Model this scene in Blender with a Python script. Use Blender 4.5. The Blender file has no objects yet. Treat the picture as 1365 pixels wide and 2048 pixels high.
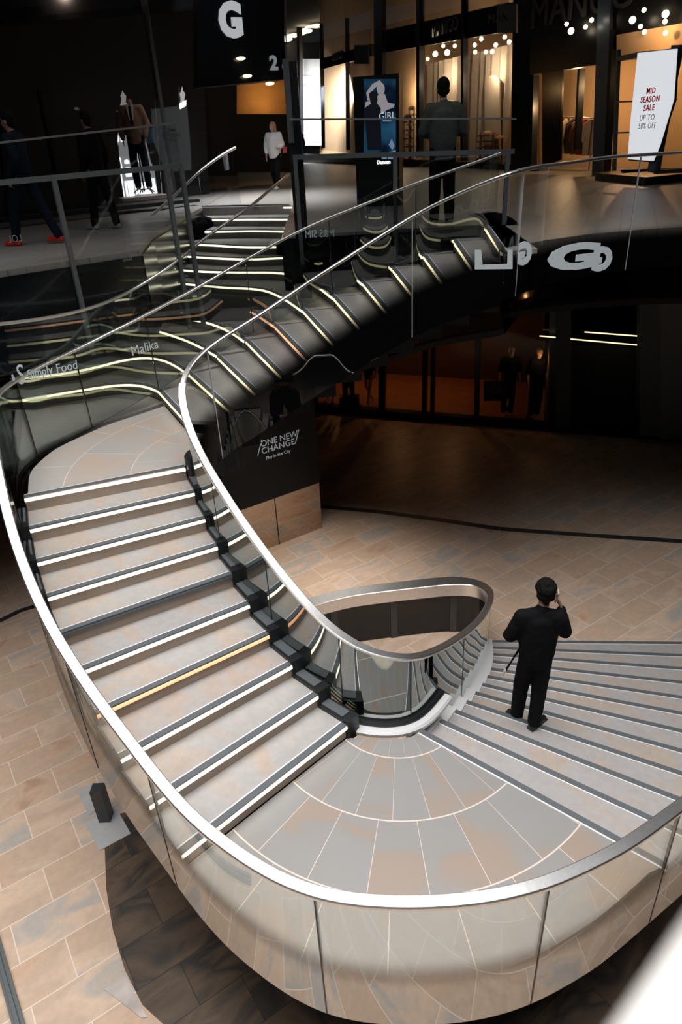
import bpy, bmesh, math, random
from mathutils import Vector, Matrix
random.seed(7)
SC = bpy.context.scene
COL = SC.collection
PI = math.pi

# ------------------------------------------------------------------ camera
CAMZ = 6.6
CX, CY, FPX = 682.5, 1024.0, 1365.0
_d = Vector((820.0 - CX, 3530.0 - CY, FPX)).normalized()
_up = -_d
_fw = Vector((0, 0, 1))
_y = (_fw - _up * _fw.dot(_up)).normalized()
_x = _y.cross(_up)
RW = Matrix((_x, _y, _up))                      # camera axes (right, down, forward) -> world
cam = bpy.data.cameras.new('camera')
cam.sensor_fit = 'VERTICAL'
cam.sensor_height = 36.0
cam.sensor_width = 24.0
cam.lens = FPX * 36.0 / 2048.0
cam.clip_start = 0.02
cam.clip_end = 300
cam.dof.use_dof = True
cam.dof.focus_distance = 7.0
cam.dof.aperture_fstop = 2.4
co = bpy.data.objects.new('camera', cam)
COL.objects.link(co)
m3 = Matrix((RW.col[0], -RW.col[1], -RW.col[2])).transposed()
co.matrix_world = Matrix.Translation((0, 0, CAMZ)) @ m3.to_4x4()
SC.camera = co

# ------------------------------------------------------------------ world, exposure, big lights
SC.view_settings.view_transform = 'Standard'
SC.view_settings.look = 'None'
SC.view_settings.gamma = 1.0
SC.view_settings.exposure = 0.0
SC.view_settings.use_curve_mapping = False
SC.cycles.transparent_max_bounces = 40
SC.cycles.max_bounces = 10
SC.cycles.glossy_bounces = 6
SC.cycles.sample_clamp_indirect = 4.0
W = bpy.data.worlds.new('world')
SC.world = W
W.use_nodes = True
W.node_tree.nodes['Background'].inputs[0].default_value = (0.55, 0.62, 0.72, 1)
W.node_tree.nodes['Background'].inputs[1].default_value = 0.06


def area(name, loc, sx, sy, power, color=(1, 1, 1), rot=(0, 0, 0), spread=PI):
    l = bpy.data.lights.new(name, 'AREA')
    l.shape = 'RECTANGLE'
    l.size, l.size_y = sx, sy
    l.energy = power
    l.color = color
    l.spread = spread
    o = bpy.data.objects.new(name, l)
    o.location = loc
    o.rotation_euler = rot
    COL.objects.link(o)
    return o


def point(name, loc, power, color=(1, .75, .45), r=.1):
    l = bpy.data.lights.new(name, 'POINT')
    l.energy = power
    l.color = color
    l.shadow_soft_size = min(r, .03)
    o = bpy.data.objects.new(name, l)
    o.location = loc
    COL.objects.link(o)
    return o


area('skylight', (-1.0, 2.3, 13.0), 10.5, 9.5, 810, (1.0, 0.975, 0.95), spread=1.55)
area('skylight', (0.4, 6.0, 13.2), 11, 12, 150, (0.95, 0.97, 1.0), spread=2.6)
area('passage_skylight', (-1.6, 18.2, 9.5), 2.4, 4.5, 170, (0.95, 0.97, 1.0), spread=1.3)

area('added_floor_fill', (-.5, 9.7, 3.8), 1.6, .7, 75, (1.0, 0.93, 0.85), spread=1.3)  # no visible source; added to brighten the floor around the pier

# ------------------------------------------------------------------ pixel -> world for a known height / depth (1365 x 2048 frame)


def ray(px, py):
    return RW @ Vector((px - CX, py - CY, FPX))


def at(px, py, z):
    d = ray(px, py)
    t = (z - CAMZ) / d.z
    return Vector((d.x * t, d.y * t))


def atY(px, py, Y):
    d = ray(px, py)
    t = Y / d.y
    return Vector((d.x * t, Y, CAMZ + d.z * t))


# ------------------------------------------------------------------ materials
def newmat(name):
    m = bpy.data.materials.new(name)
    m.use_nodes = True
    nt = m.node_tree
    return m, nt, nt.nodes['Principled BSDF']


def plain(name, col, rough=.5, metal=0.0, spec=.5, noise=0.0, nscale=20):
    m, nt, b = newmat(name)
    b.inputs['Base Color'].default_value = (*col, 1)
    b.inputs['Roughness'].default_value = rough
    b.inputs['Metallic'].default_value = metal
    b.inputs['Specular IOR Level'].default_value = spec
    if noise:
        g = nt.nodes.new('ShaderNodeNewGeometry')
        n = nt.nodes.new('ShaderNodeTexNoise')
        n.inputs['Scale'].default_value = nscale
        n.inputs['Detail'].default_value = 5
        nt.links.new(g.outputs['Position'], n.inputs['Vector'])
        r = nt.nodes.new('ShaderNodeValToRGB')
        r.color_ramp.elements[0].position = .3
        r.color_ramp.elements[1].position = .7
        r.color_ramp.elements[0].color = (*[c * (1 - noise) for c in col], 1)
        r.color_ramp.elements[1].color = (*[min(1, c * (1 + noise)) for c in col], 1)
        nt.links.new(n.outputs['Fac'], r.inputs['Fac'])
        nt.links.new(r.outputs['Color'], b.inputs['Base Color'])
    return m


def emit(name, col, s):
    m, nt, b = newmat(name)
    b.inputs['Base Color'].default_value = (*col, 1)
    b.inputs['Emission Color'].default_value = (*col, 1)
    b.inputs['Emission Strength'].default_value = s
    return m


def N(nt, t, **kw):
    n = nt.nodes.new(t)
    for k, v in kw.items():
        setattr(n, k, v)
    return n


def stone(name, pal, mortar, angle, bw, rh, rough=.5, patch=.5, origin=(0, 0), mort=.006, bump=.0, spec=.4):
    """slabs in running bond: each slab its own tone, with soft irregular veins and clouds"""
    m, nt, b = newmat(name)
    L = nt.links.new
    g = N(nt, 'ShaderNodeNewGeometry')
    mp = N(nt, 'ShaderNodeMapping')
    mp.vector_type = 'TEXTURE'
    mp.inputs['Location'].default_value = (origin[0], origin[1], 0)
    mp.inputs['Rotation'].default_value = (0, 0, math.radians(angle))
    L(g.outputs['Position'], mp.inputs['Vector'])
    br = N(nt, 'ShaderNodeTexBrick')
    br.offset = .5
    br.offset_frequency = 2
    br.inputs['Scale'].default_value = 1
    br.inputs['Mortar Size'].default_value = mort
    br.inputs['Mortar Smooth'].default_value = .1
    br.inputs['Brick Width'].default_value = bw
    br.inputs['Row Height'].default_value = rh
    br.inputs['Color1'].default_value = (0, 0, 0, 1)
    br.inputs['Color2'].default_value = (1, 1, 1, 1)
    br.inputs['Mortar'].default_value = (.5, .5, .5, 1)
    L(mp.outputs[0], br.inputs['Vector'])
    rp = N(nt, 'ShaderNodeValToRGB')
    els = rp.color_ramp.elements
    n = len(pal)
    while len(els) < n:
        els.new(.5)
    for i, c in enumerate(pal):
        els[i].position = i / (n - 1)
        els[i].color = (*c, 1)
    # cloud/vein noise shifted per slab
    sc = N(nt, 'ShaderNodeVectorMath', operation='SCALE')
    sc.inputs['Scale'].default_value = 37.0
    L(br.outputs['Color'], sc.inputs[0])
    ad = N(nt, 'ShaderNodeVectorMath', operation='ADD')
    L(mp.outputs[0], ad.inputs[0])
    L(sc.outputs[0], ad.inputs[1])
    st = N(nt, 'ShaderNodeMapping')
    st.inputs['Scale'].default_value = (1.0, 2.2, 1)
    L(ad.outputs[0], st.inputs['Vector'])
    nz = N(nt, 'ShaderNodeTexNoise')
    nz.inputs['Scale'].default_value = 1.1
    nz.inputs['Detail'].default_value = 5
    nz.inputs['Roughness'].default_value = .45
    nz.inputs['Distortion'].default_value = 1.1
    L(st.outputs[0], nz.inputs['Vector'])
    mx = N(nt, 'ShaderNodeMix')
    mx.data_type = 'FLOAT'
    mx.inputs[0].default_value = patch
    sepc = N(nt, 'ShaderNodeSeparateColor')
    L(br.outputs['Color'], sepc.inputs[0])
    ex = N(nt, 'ShaderNodeMapRange')
    ex.inputs['From Min'].default_value = .3
    ex.inputs['From Max'].default_value = .7
    L(nz.outputs['Fac'], ex.inputs['Value'])
    L(sepc.outputs[0], mx.inputs[2])
    L(ex.outputs[0], mx.inputs[3])
    L(mx.outputs[0], rp.inputs['Fac'])
    # fine grain
    n2 = N(nt, 'ShaderNodeTexNoise')
    n2.inputs['Scale'].default_value = 14
    n2.inputs['Detail'].default_value = 6
    L(mp.outputs[0], n2.inputs['Vector'])
    mr = N(nt, 'ShaderNodeMapRange')
    mr.inputs['To Min'].default_value = .86
    mr.inputs['To Max'].default_value = 1.14
    L(n2.outputs['Fac'], mr.inputs['Value'])
    mul = N(nt, 'ShaderNodeVectorMath', operation='SCALE')
    L(rp.outputs['Color'], mul.inputs[0])
    L(mr.outputs[0], mul.inputs['Scale'])
    mm = N(nt, 'ShaderNodeMix')
    mm.data_type = 'RGBA'
    L(br.outputs['Fac'], mm.inputs[0])
    L(mul.outputs[0], mm.inputs[6])
    mm.inputs[7].default_value = (*mortar, 1)
    L(mm.outputs[2], b.inputs['Base Color'])
    b.inputs['Roughness'].default_value = rough
    b.inputs['Specular IOR Level'].default_value = spec
    if bump:
        bp = N(nt, 'ShaderNodeBump')
        bp.inputs['Strength'].default_value = bump
        bp.inputs['Distance'].default_value = .02
        L(nz.outputs['Fac'], bp.inputs['Height'])
        L(bp.outputs[0], b.inputs['Normal'])
    return m


def polar_stone(name, pal, mortar, centre, rw=.55, nseg=26, rough=.42):
    """rings of wedge slabs laid around a centre"""
    m, nt, b = newmat(name)
    L = nt.links.new
    g = N(nt, 'ShaderNodeNewGeometry')
    sp = N(nt, 'ShaderNodeSeparateXYZ')
    sb = N(nt, 'ShaderNodeVectorMath', operation='SUBTRACT')
    sb.inputs[1].default_value = (centre[0], centre[1], 0)
    L(g.outputs['Position'], sb.inputs[0])
    L(sb.outputs[0], sp.inputs[0])
    at2 = N(nt, 'ShaderNodeMath', operation='ARCTAN2')
    L(sp.outputs[1], at2.inputs[0])
    L(sp.outputs[0], at2.inputs[1])
    fl = N(nt, 'ShaderNodeVectorMath', operation='MULTIPLY')
    fl.inputs[1].default_value = (1, 1, 0)
    L(sb.outputs[0], fl.inputs[0])
    ln = N(nt, 'ShaderNodeVectorMath', operation='LENGTH')
    L(fl.outputs[0], ln.inputs[0])
    cb = N(nt, 'ShaderNodeCombineXYZ')
    k = N(nt, 'ShaderNodeMath', operation='MULTIPLY')
    k.inputs[1].default_value = nseg / (2 * PI)
    L(at2.outputs[0], k.inputs[0])
    L(k.outputs[0], cb.inputs[0])
    L(ln.outputs['Value'], cb.inputs[1])
    br = N(nt, 'ShaderNodeTexBrick')
    br.offset = .37
    br.inputs['Scale'].default_value = 1
    br.inputs['Mortar Size'].default_value = .006
    br.inputs['Mortar Smooth'].default_value = .1
    br.inputs['Brick Width'].default_value = 1
    br.inputs['Row Height'].default_value = rw
    br.inputs['Color1'].default_value = (0, 0, 0, 1)
    br.inputs['Color2'].default_value = (1, 1, 1, 1)
    L(cb.outputs[0], br.inputs['Vector'])
    sc = N(nt, 'ShaderNodeVectorMath', operation='SCALE')
    sc.inputs['Scale'].default_value = 23.0
    L(br.outputs['Color'], sc.inputs[0])
    ad = N(nt, 'ShaderNodeVectorMath', operation='ADD')
    L(g.outputs['Position'], ad.inputs[0])
    L(sc.outputs[0], ad.inputs[1])
    nz = N(nt, 'ShaderNodeTexNoise')
    nz.inputs['Scale'].default_value = 1.3
    nz.inputs['Detail'].default_value = 2
    nz.inputs['Roughness'].default_value = .35
    nz.inputs['Distortion'].default_value = .6
    L(ad.outputs[0], nz.inputs['Vector'])
    rp = N(nt, 'ShaderNodeValToRGB')
    els = rp.color_ramp.elements
    while len(els) < len(pal):
        els.new(.5)
    for i, (p, c) in enumerate(pal):
        els[i].position = p
        els[i].color = (*c, 1)
    L(nz.outputs['Fac'], rp.inputs['Fac'])
    mm = N(nt, 'ShaderNodeMix')
    mm.data_type = 'RGBA'
    L(br.outputs['Fac'], mm.inputs[0])
    L(rp.outputs['Color'], mm.inputs[6])
    mm.inputs[7].default_value = (*mortar, 1)
    L(mm.outputs[2], b.inputs['Base Color'])
    b.inputs['Roughness'].default_value = rough
    return m


def glass(name, trans, base, fmul=1.0, rough=0.0, frit=None, fritcol=(.012, .014, .015), frefl=.45):
    """thin architectural pane: tinted see-through plus a coated reflection; frit = (h0, h1) dark printed band at the foot"""
    m = bpy.data.materials.new(name)
    m.use_nodes = True
    nt = m.node_tree
    nt.nodes.remove(nt.nodes['Principled BSDF'])
    out = nt.nodes['Material Output']
    L = nt.links.new
    tr = N(nt, 'ShaderNodeBsdfTransparent')
    tr.inputs[0].default_value = (*trans, 1)
    gl = N(nt, 'ShaderNodeBsdfGlossy')
    gl.inputs['Roughness'].default_value = rough
    gl.inputs['Color'].default_value = (.92, .97, .95, 1)
    fr = N(nt, 'ShaderNodeFresnel')
    fr.inputs['IOR'].default_value = 1.5
    ma = N(nt, 'ShaderNodeMath', operation='MULTIPLY_ADD')
    ma.use_clamp = True
    ma.inputs[1].default_value = fmul
    ma.inputs[2].default_value = base
    L(fr.outputs[0], ma.inputs[0])
    mx = N(nt, 'ShaderNodeMixShader')
    L(ma.outputs[0], mx.inputs[0])
    L(tr.outputs[0], mx.inputs[1])
    L(gl.outputs[0], mx.inputs[2])
    last = mx
    if frit:
        a = N(nt, 'ShaderNodeAttribute', attribute_name='h')
        mr = N(nt, 'ShaderNodeMapRange', interpolation_type='SMOOTHSTEP')
        mr.inputs['From Min'].default_value = frit[0]
        mr.inputs['From Max'].default_value = frit[1]
        mr.inputs['To Min'].default_value = 1.0
        mr.inputs['To Max'].default_value = 0.0
        L(a.outputs['Fac'], mr.inputs['Value'])
        df = N(nt, 'ShaderNodeBsdfDiffuse')
        df.inputs[0].default_value = (*fritcol, 1)
        g2 = N(nt, 'ShaderNodeBsdfGlossy')
        g2.inputs['Roughness'].default_value = .01
        g2.inputs['Color'].default_value = (.9, .9, .88, 1)
        m2 = N(nt, 'ShaderNodeMixShader')
        m2.inputs[0].default_value = frefl
        L(df.outputs[0], m2.inputs[1])
        L(g2.outputs[0], m2.inputs[2])
        m3_ = N(nt, 'ShaderNodeMixShader')
        L(mr.outputs[0], m3_.inputs[0])
        L(mx.outputs[0], m3_.inputs[1])
        L(m2.outputs[0], m3_.inputs[2])
        last = m3_
    L(last.outputs[0], out.inputs['Surface'])
    return m


FLOORPAL = [(.42, .275, .19), (.56, .39, .28), (.50, .37, .28), (.62, .455, .34), (.42, .38, .345), (.56, .40, .29)]
M = {}
M['floor'] = stone('york_stone_paving', FLOORPAL, (.72, .60, .50), 33, .82, .44, .42, .55, (.1, .05), .006, spec=.45)
M['shadeslab'] = stone('dark_slabs_and_shade', [(.05, .035, .026), (.11, .075, .05), (.035, .03, .027), (.15, .10, .065)], (.03, .026, .022), 33, .82, .44, .35, .8, (.1, .05), .004, bump=.5)
M['conc'] = stone('concourse_stone', [(.25, .21, .175), (.29, .25, .215), (.27, .255, .24), (.30, .27, .235)], (.17, .15, .13), 68, .9, .45, .42, .55, (0, 0), .006)
M['tread'] = stone('tread_stone', [(.37, .30, .25), (.325, .31, .305), (.34, .325, .32), (.37, .305, .26), (.325, .315, .31)], (.38, .34, .31), -45, 1.6, 4, .45, .75, (.4, .3), .002)
M['treadc'] = stone('tread_stone_grey', [(.27, .25, .238), (.285, .278, .272), (.30, .283, .272)], (.19, .18, .17), -60, 1.8, 4, .45, .75, (.4, .3), .002)
M['riser'] = plain('riser_stone', (.36, .29, .235), .5, noise=.12, nscale=3)
M['riserdark'] = plain('riser_stone_grey', (.13, .125, .12), .5, noise=.12, nscale=3)
PP = [(.30, (.29, .22, .175)), (.40, (.27, .22, .185)), (.46, (.24, .229, .221)), (.62, (.245, .238, .234)), (.75, (.225, .22, .217))]
M['landing'] = polar_stone('landing_stone', PP, (.60, .52, .46), (.42, 4.75), .62, 26)
PP2 = [(.3, (.40, .365, .34)), (.42, (.45, .36, .295)), (.52, (.42, .385, .355)), (.75, (.37, .365, .36))]
M['landing2'] = polar_stone('upper_landing_stone', PP2, (.62, .55, .5), (-.9, 7.1), .7, 14)
M['nosing'] = plain('grip_strip', (.085, .095, .105), .55, noise=.25, nscale=120)
M['trim'] = plain('satin_steel_trim', (.78, .78, .79), .5, .35)
M['steel'] = plain('brushed_steel', (.86, .85, .84), .36, 1.0, noise=.05, nscale=30)
M['steeldk'] = plain('dark_steel', (.07, .075, .08), .38, .6, noise=.1, nscale=30)
M['block'] = plain('black_metal', (.02, .022, .024), .35, .3)
M['black'] = plain('black_cladding', (.008, .009, .011), .18)
M['blackmatt'] = plain('black_matt', (.006, .006, .007), .8)
M['mirror'] = plain('bronze_mirror', (.50, .40, .33), .03, 1.0)
M['soffit'] = plain('polished_soffit', (.28, .22, .18), .12, 1.0)
M['led'] = emit('led_warm_white', (1, .93, .74), 2.6)
M['ledup'] = emit('led_soft_yellow', (1, .86, .48), 1.5)
M['ledup2'] = emit('led_pale_yellow', (1, .90, .62), 2.2)
M['ledor'] = emit('led_orange', (1, .50, .27), 1.15)
M['ledoff'] = plain('led_unlit', (.10, .11, .12), .3)
M['grail'] = plain('guard_grey', (.13, .145, .15), .4, .3)
M['glass_near'] = glass('clear_glass_printed_foot', (.98, .985, .975), .0, .32, frit=(.40, .74), frefl=.5)
M['glass_in'] = glass('clear_glass_green', (.90, .92, .86), .30, 1.0)
M['glass_c'] = glass('glass_black_foot', (.99, .99, .99), .0, .3, frit=(.40, .80), fritcol=(.003, .0035, .004), frefl=.07)
M['glass_far'] = glass('grey_tinted_glass', (.77, .80, .81), .05, .6)
M['glass_guard'] = glass('clear_guard_glass', (.94, .96, .97), .0, .22)
M['glass_conc'] = glass('clear_curved_guard_glass', (.99, .99, .99), .0, .3, frit=(.30, .52), fritcol=(.003, .0035, .004), frefl=.08)
M['glass_shop'] = glass('shop_glass', (.93, .93, .93), .0, .25)
M['white'] = plain('white_paint', (.8, .8, .8), .5)
M['letter'] = plain('pale_letter', (.62, .66, .70), .5)
M['letterlit'] = emit('lit_letter', (.62, .64, .66), .55)
M['letterdim'] = emit('sign_and_reflected_letter', (.45, .50, .52), .28)  # faint glow, shared by sign letters and reflected signs built as letters


# ------------------------------------------------------------------ mesh helpers
def link(name, bm, mat, parent=None, smooth=False, loc=None):
    me = bpy.data.meshes.new(name)
    bm.normal_update()
    if smooth:
        for f in bm.faces:
            f.smooth = True
        for e in bm.edges:
            if len(e.link_faces) == 2 and e.calc_face_angle(0) > .55:
                e.smooth = False
    bm.to_mesh(me)
    bm.free()
    mats = mat if isinstance(mat, (list, tuple)) else [mat]
    for mm in mats:
        me.materials.append(mm)
    o = bpy.data.objects.new(name, me)
    if parent is not None:
        o.parent = parent
        off = Vector(parent.location)
        pp = parent.parent
        while pp is not None:
            off += Vector(pp.location)
            pp = pp.parent
        me.transform(Matrix.Translation(-off))
    elif loc is not None:
        me.transform(Matrix.Translation(-Vector(loc)))
        o.location = loc
    COL.objects.link(o)
    return o


def recentre(o):
    """give a top-level mesh its origin at the middle of its base"""
    vs = [v.co for v in o.data.vertices]
    c = Vector(((min(v.x for v in vs) + max(v.x for v in vs)) / 2, (min(v.y for v in vs) + max(v.y for v in vs)) / 2, min(v.z for v in vs)))
    o.data.transform(Matrix.Translation(-c))
    o.location = Vector(o.location) + c
    return o


def thing(name, label, cat, loc=(0, 0, 0), group=None, rz=0):
    o = bpy.data.objects.new(name, None)
    o.location = loc
    o.rotation_euler = (0, 0, rz)
    o['label'] = label
    o['category'] = cat
    if group:
        o['group'] = group
    COL.objects.link(o)
    return o


def tag(o, label, cat, group=None, kind=None):
    o['label'] = label
    o['category'] = cat
    if group:
        o['group'] = group
    if kind:
        o['kind'] = kind
    return o


def struct(name, bm, mat, smooth=False):
    o = link(name, bm, mat, None, smooth)
    o['kind'] = 'structure'
    return o


def BM():
    return bmesh.new()


def prism(bm, poly, z0, z1, mi=0):
    """vertical prism of a plan polygon (any winding)"""
    a = sum(poly[i][0] * poly[(i + 1) % len(poly)][1] - poly[(i + 1) % len(poly)][0] * poly[i][1] for i in range(len(poly)))
    if a < 0:
        poly = poly[::-1]
    lo = [bm.verts.new((p[0], p[1], z0)) for p in poly]
    hi = [bm.verts.new((p[0], p[1], z1)) for p in poly]
    n = len(poly)
    fs = [bm.faces.new(hi), bm.faces.new(lo[::-1])]
    for i in range(n):
        fs.append(bm.faces.new((lo[i], lo[(i + 1) % n], hi[(i + 1) % n], hi[i])))
    for f in fs:
        f.material_index = mi
    bmesh.ops.triangulate(bm, faces=[f for f in fs[:2] if len(f.verts) > 4])
    return bm


def box(bm, x0, y0, z0, x1, y1, z1, mi=0):
    return prism(bm, [(x0, y0), (x1, y0), (x1, y1), (x0, y1)], z0, z1, mi)


def obox(bm, c, ax, ay, az, sx, sy, sz, mi=0):
    """oriented box centred at c with unit axes ax, ay, az and full sizes"""
    c, ax, ay, az = Vector(c), Vector(ax).normalized(), Vector(ay).normalized(), Vector(az).normalized()
    vs = []
    for k in (-.5, .5):
        for (i, j) in ((-.5, -.5), (.5, -.5), (.5, .5), (-.5, .5)):
            vs.append(bm.verts.new(c + ax * sx * i + ay * sy * j + az * sz * k))
    for q in ((3, 2, 1, 0), (4, 5, 6, 7), (0, 1, 5, 4), (1, 2, 6, 5), (2, 3, 7, 6), (3, 0, 4, 7)):
        f = bm.faces.new([vs[i] for i in q])
        f.material_index = mi
    return bm


def beam(bm, p, q, w, h, mi=0):
    """rectangular bar from p to q, w across, h high"""
    p, q = Vector(p), Vector(q)
    d = (q - p)
    L_ = d.length
    d.normalize()
    up = Vector((0, 0, 1)) if abs(d.z) < .99 else Vector((0, 1, 0))
    s = d.cross(up).normalized()
    u = s.cross(d).normalized()
    return obox(bm, (p + q) / 2, d, s, u, L_, w, h, mi)


def tube(bm, pts, r, n=8, cap=True):
    pts = [Vector(p) for p in pts]
    rs = r if isinstance(r, (list, tuple)) else [r] * len(pts)
    rings = []
    prev = None
    for i, p in enumerate(pts):
        t = (pts[min(i + 1, len(pts) - 1)] - pts[max(i - 1, 0)]).normalized()
        if prev is None:
            a = Vector((0, 0, 1)) if abs(t.z) < .9 else Vector((1, 0, 0))
            s = t.cross(a).normalized()
        else:
            s = (prev - t * prev.dot(t)).normalized()
        prev = s
        u = t.cross(s)
        rings.append([bm.verts.new(p + (s * math.cos(2 * PI * j / n) + u * math.sin(2 * PI * j / n)) * rs[i]) for j in range(n)])
    for a, b in zip(rings, rings[1:]):
        for j in range(n):
            bm.faces.new((a[j], a[(j + 1) % n], b[(j + 1) % n], b[j]))
    if cap:
        bm.faces.new(rings[0][::-1])
        bm.faces.new(rings[-1])
    return bm


def ball(bm, c, r, n=12, sc=(1, 1, 1)):
    mt = Matrix.Translation(c) @ Matrix.Diagonal((*sc, 1))
    bmesh.ops.create_uvsphere(bm, u_segments=n, v_segments=max(6, n // 2 + 2), radius=r, matrix=mt)
    return bm


def smooth_path(pts, step=.08, sigma=.25, keep=True):
    """pts: tuples (x, y, z...) -> evenly resampled, gaussian-smoothed list of Vectors"""
    P = [Vector(p) for p in pts]
    acc = [0]
    for a, b in zip(P, P[1:]):
        acc.append(acc[-1] + (Vector(b[:2]) - Vector(a[:2])).length)
    n = max(2, int(acc[-1] / step))
    out = []
    k = 0
    for i in range(n + 1):
        s = acc[-1] * i / n
        while k < len(P) - 2 and acc[k + 1] < s:
            k += 1
        t = (s - acc[k]) / max(1e-6, acc[k + 1] - acc[k])
        out.append(P[k].lerp(P[k + 1], min(1, max(0, t))))
    ds = acc[-1] / n
    w = int(3 * sigma / ds)
    res = []
    for i in range(len(out)):
        ww = min(w, i, len(out) - 1 - i)
        tot = 0
        v = Vector([0] * len(out[0]))
        for j in range(-ww, ww + 1):
            g = math.exp(-.5 * (j * ds / sigma) ** 2)
            v += out[i + j] * g
            tot += g
        res.append(v / tot)
    return res


def side(path, i):
    a = path[max(0, i - 1)]
    b = path[min(len(path) - 1, i + 1)]
    d = Vector((b[0] - a[0], b[1] - a[1], 0)).normalized()
    return Vector((d.y, -d.x, 0))


def rail_mesh(path, width, height, drop=0.0):
    """flat bar handrail with eased edges following path of (x, y, ztop)"""
    bm = BM()
    rings = []
    for i, p in enumerate(path):
        s = side(path, i)
        w = width(i / (len(path) - 1)) if callable(width) else width
        e = min(.008, height * .3)
        prof = [(-w / 2, -height + e), (-w / 2, -e), (-w / 2 + e, 0), (w / 2 - e, 0), (w / 2, -e), (w / 2, -height + e), (w / 2 - e, -height), (-w / 2 + e, -height)]
        rings.append([bm.verts.new(Vector((p[0], p[1], p[2])) + s * a + Vector((0, 0, b))) for a, b in prof])
    n = 8
    for a, b in zip(rings, rings[1:]):
        for j in range(n):
            bm.faces.new((a[j], b[j], b[(j + 1) % n], a[(j + 1) % n]))
    bm.faces.new(rings[0])
    bm.faces.new(rings[-1][::-1])
    bmesh.ops.recalc_face_normals(bm, faces=bm.faces)
    return bm


def pane_mesh(path, th=.016):
    """bent glass pane following path of (x, y, ztop, zbottom); stores height above its foot as attribute h"""
    bm = BM()
    lay = bm.verts.layers.float.new('h')
    cols = []
    for i, p in enumerate(path):
        s = side(path, i) * th / 2
        col = []
        for sg in (-1, 1):
            for zz in (p[3], p[2]):
                v = bm.verts.new((p[0] + s.x * sg, p[1] + s.y * sg, zz))
                v[lay] = zz - p[3]
                col.append(v)
        cols.append(col)                  # 0: -bot 1: -top 2: +bot 3: +top
    for a, b in zip(cols, cols[1:]):
        bm.faces.new((a[0], a[1], b[1], b[0]))
        bm.faces.new((a[2], b[2], b[3], a[3]))
        bm.faces.new((a[1], a[3], b[3], b[1]))
        bm.faces.new((a[0], b[0], b[2], a[2]))
    for c in (cols[0], cols[-1]):
        bm.faces.new((c[0], c[2], c[3], c[1]))
    bmesh.ops.recalc_face_normals(bm, faces=bm.faces)
    return bm


def text_mesh(s, size, ext=.004, spacing=1.0, bold=0.0, align='CENTER', line=1.0):
    cu = bpy.data.curves.new('lettering', 'FONT')
    cu.body = s
    cu.size = size
    cu.extrude = ext
    cu.offset = bold
    cu.align_x = align
    cu.align_y = 'CENTER'
    cu.space_character = spacing
    cu.space_line = line
    cu.resolution_u = 3
    o = bpy.data.objects.new('lettering', cu)
    COL.objects.link(o)
    bpy.context.view_layer.update()
    me = bpy.data.meshes.new_from_object(o.evaluated_get(bpy.context.evaluated_depsgraph_get()))
    bpy.data.objects.remove(o)
    bpy.data.curves.remove(cu)
    return me


def place_text(name, s, size, centre, xdir, mat, parent=None, up=(0, 0, 1), ext=.004, spacing=1.0, bold=0.0, mirror=False, stretch=(1, 1), line=1.0):
    me = text_mesh(s, size, ext, spacing, bold, line=line)
    x = Vector(xdir).normalized()
    u = Vector(up)
    u = (u - x * x.dot(u)).normalized()
    n = x.cross(u)
    R = Matrix((x, u, n)).transposed().to_4x4()
    S = Matrix.Diagonal((stretch[0] * (-1 if mirror else 1), stretch[1], 1, 1))
    me.transform(Matrix.Translation(centre) @ R @ S)
    if mirror:
        me.flip_normals()
    me.materials.append(mat)
    o = bpy.data.objects.new(name, me)
    if parent is not None:
        o.parent = parent
        off = Vector(parent.location)
        pp = parent.parent
        while pp is not None:
            off += Vector(pp.location)
            pp = pp.parent
        me.transform(Matrix.Translation(-off))
    COL.objects.link(o)
    return o


# ================================================================== SETTING
RZ = .16                       # riser
ZC = 34 * RZ                   # concourse level 5.44
bm = BM()
prism(bm, [(-16, -10), (16, -10), (16, 26), (-16, 26)], -.3, 0)
struct('floor', bm, M['floor'])

# dark slabs beside the stair; under its belly their colour paints in shade
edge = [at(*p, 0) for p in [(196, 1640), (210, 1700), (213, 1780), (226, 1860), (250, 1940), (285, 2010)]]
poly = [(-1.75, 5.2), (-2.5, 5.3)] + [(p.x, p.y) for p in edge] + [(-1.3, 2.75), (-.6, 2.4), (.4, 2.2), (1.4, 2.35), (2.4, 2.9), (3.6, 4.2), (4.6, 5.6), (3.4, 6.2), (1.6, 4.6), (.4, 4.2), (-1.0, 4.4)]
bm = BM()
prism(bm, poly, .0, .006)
o = struct('trim_1', bm, M['shadeslab'])

# drain channel across the floor
bm = BM()
dp = [(-6.2, 9.0), (-5.66, 9.09), (-3.6, 9.9), (-2.3, 10.9)]
dr = [at(*p, 0) for p in [(640, 1013), (760, 1024), (880, 1040), (1000, 1058), (1180, 1071), (1364, 1083)]]
pts = [Vector((p.x, p.y, .004)) for p in dr] + [Vector((9.5, 9.1, .004))]
for a, b in zip(pts, pts[1:]):
    beam(bm, a, b, .13, .012)
tag(link('drain_channel', bm, M['steeldk']), 'dark grated drain channel crossing the lower stone floor behind the person in black', 'drain')
recentre(bpy.data.objects['drain_channel'])
bm = BM()
pts = [Vector((*at(0, 1242, 0), .004)), Vector((*at(40, 1222, 0), .004)), Vector((*at(95, 1205, 0), .004))]
pts = [pts[0] + (pts[0] - pts[2]) * 1.5] + pts
for a, b in zip(pts, pts[1:]):
    beam(bm, a, b, .10, .012)
tag(recentre(link('drain_channel', bm, M['steeldk'])), 'short dark drain channel in the floor at the left edge, left of the stair', 'drain')

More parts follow.
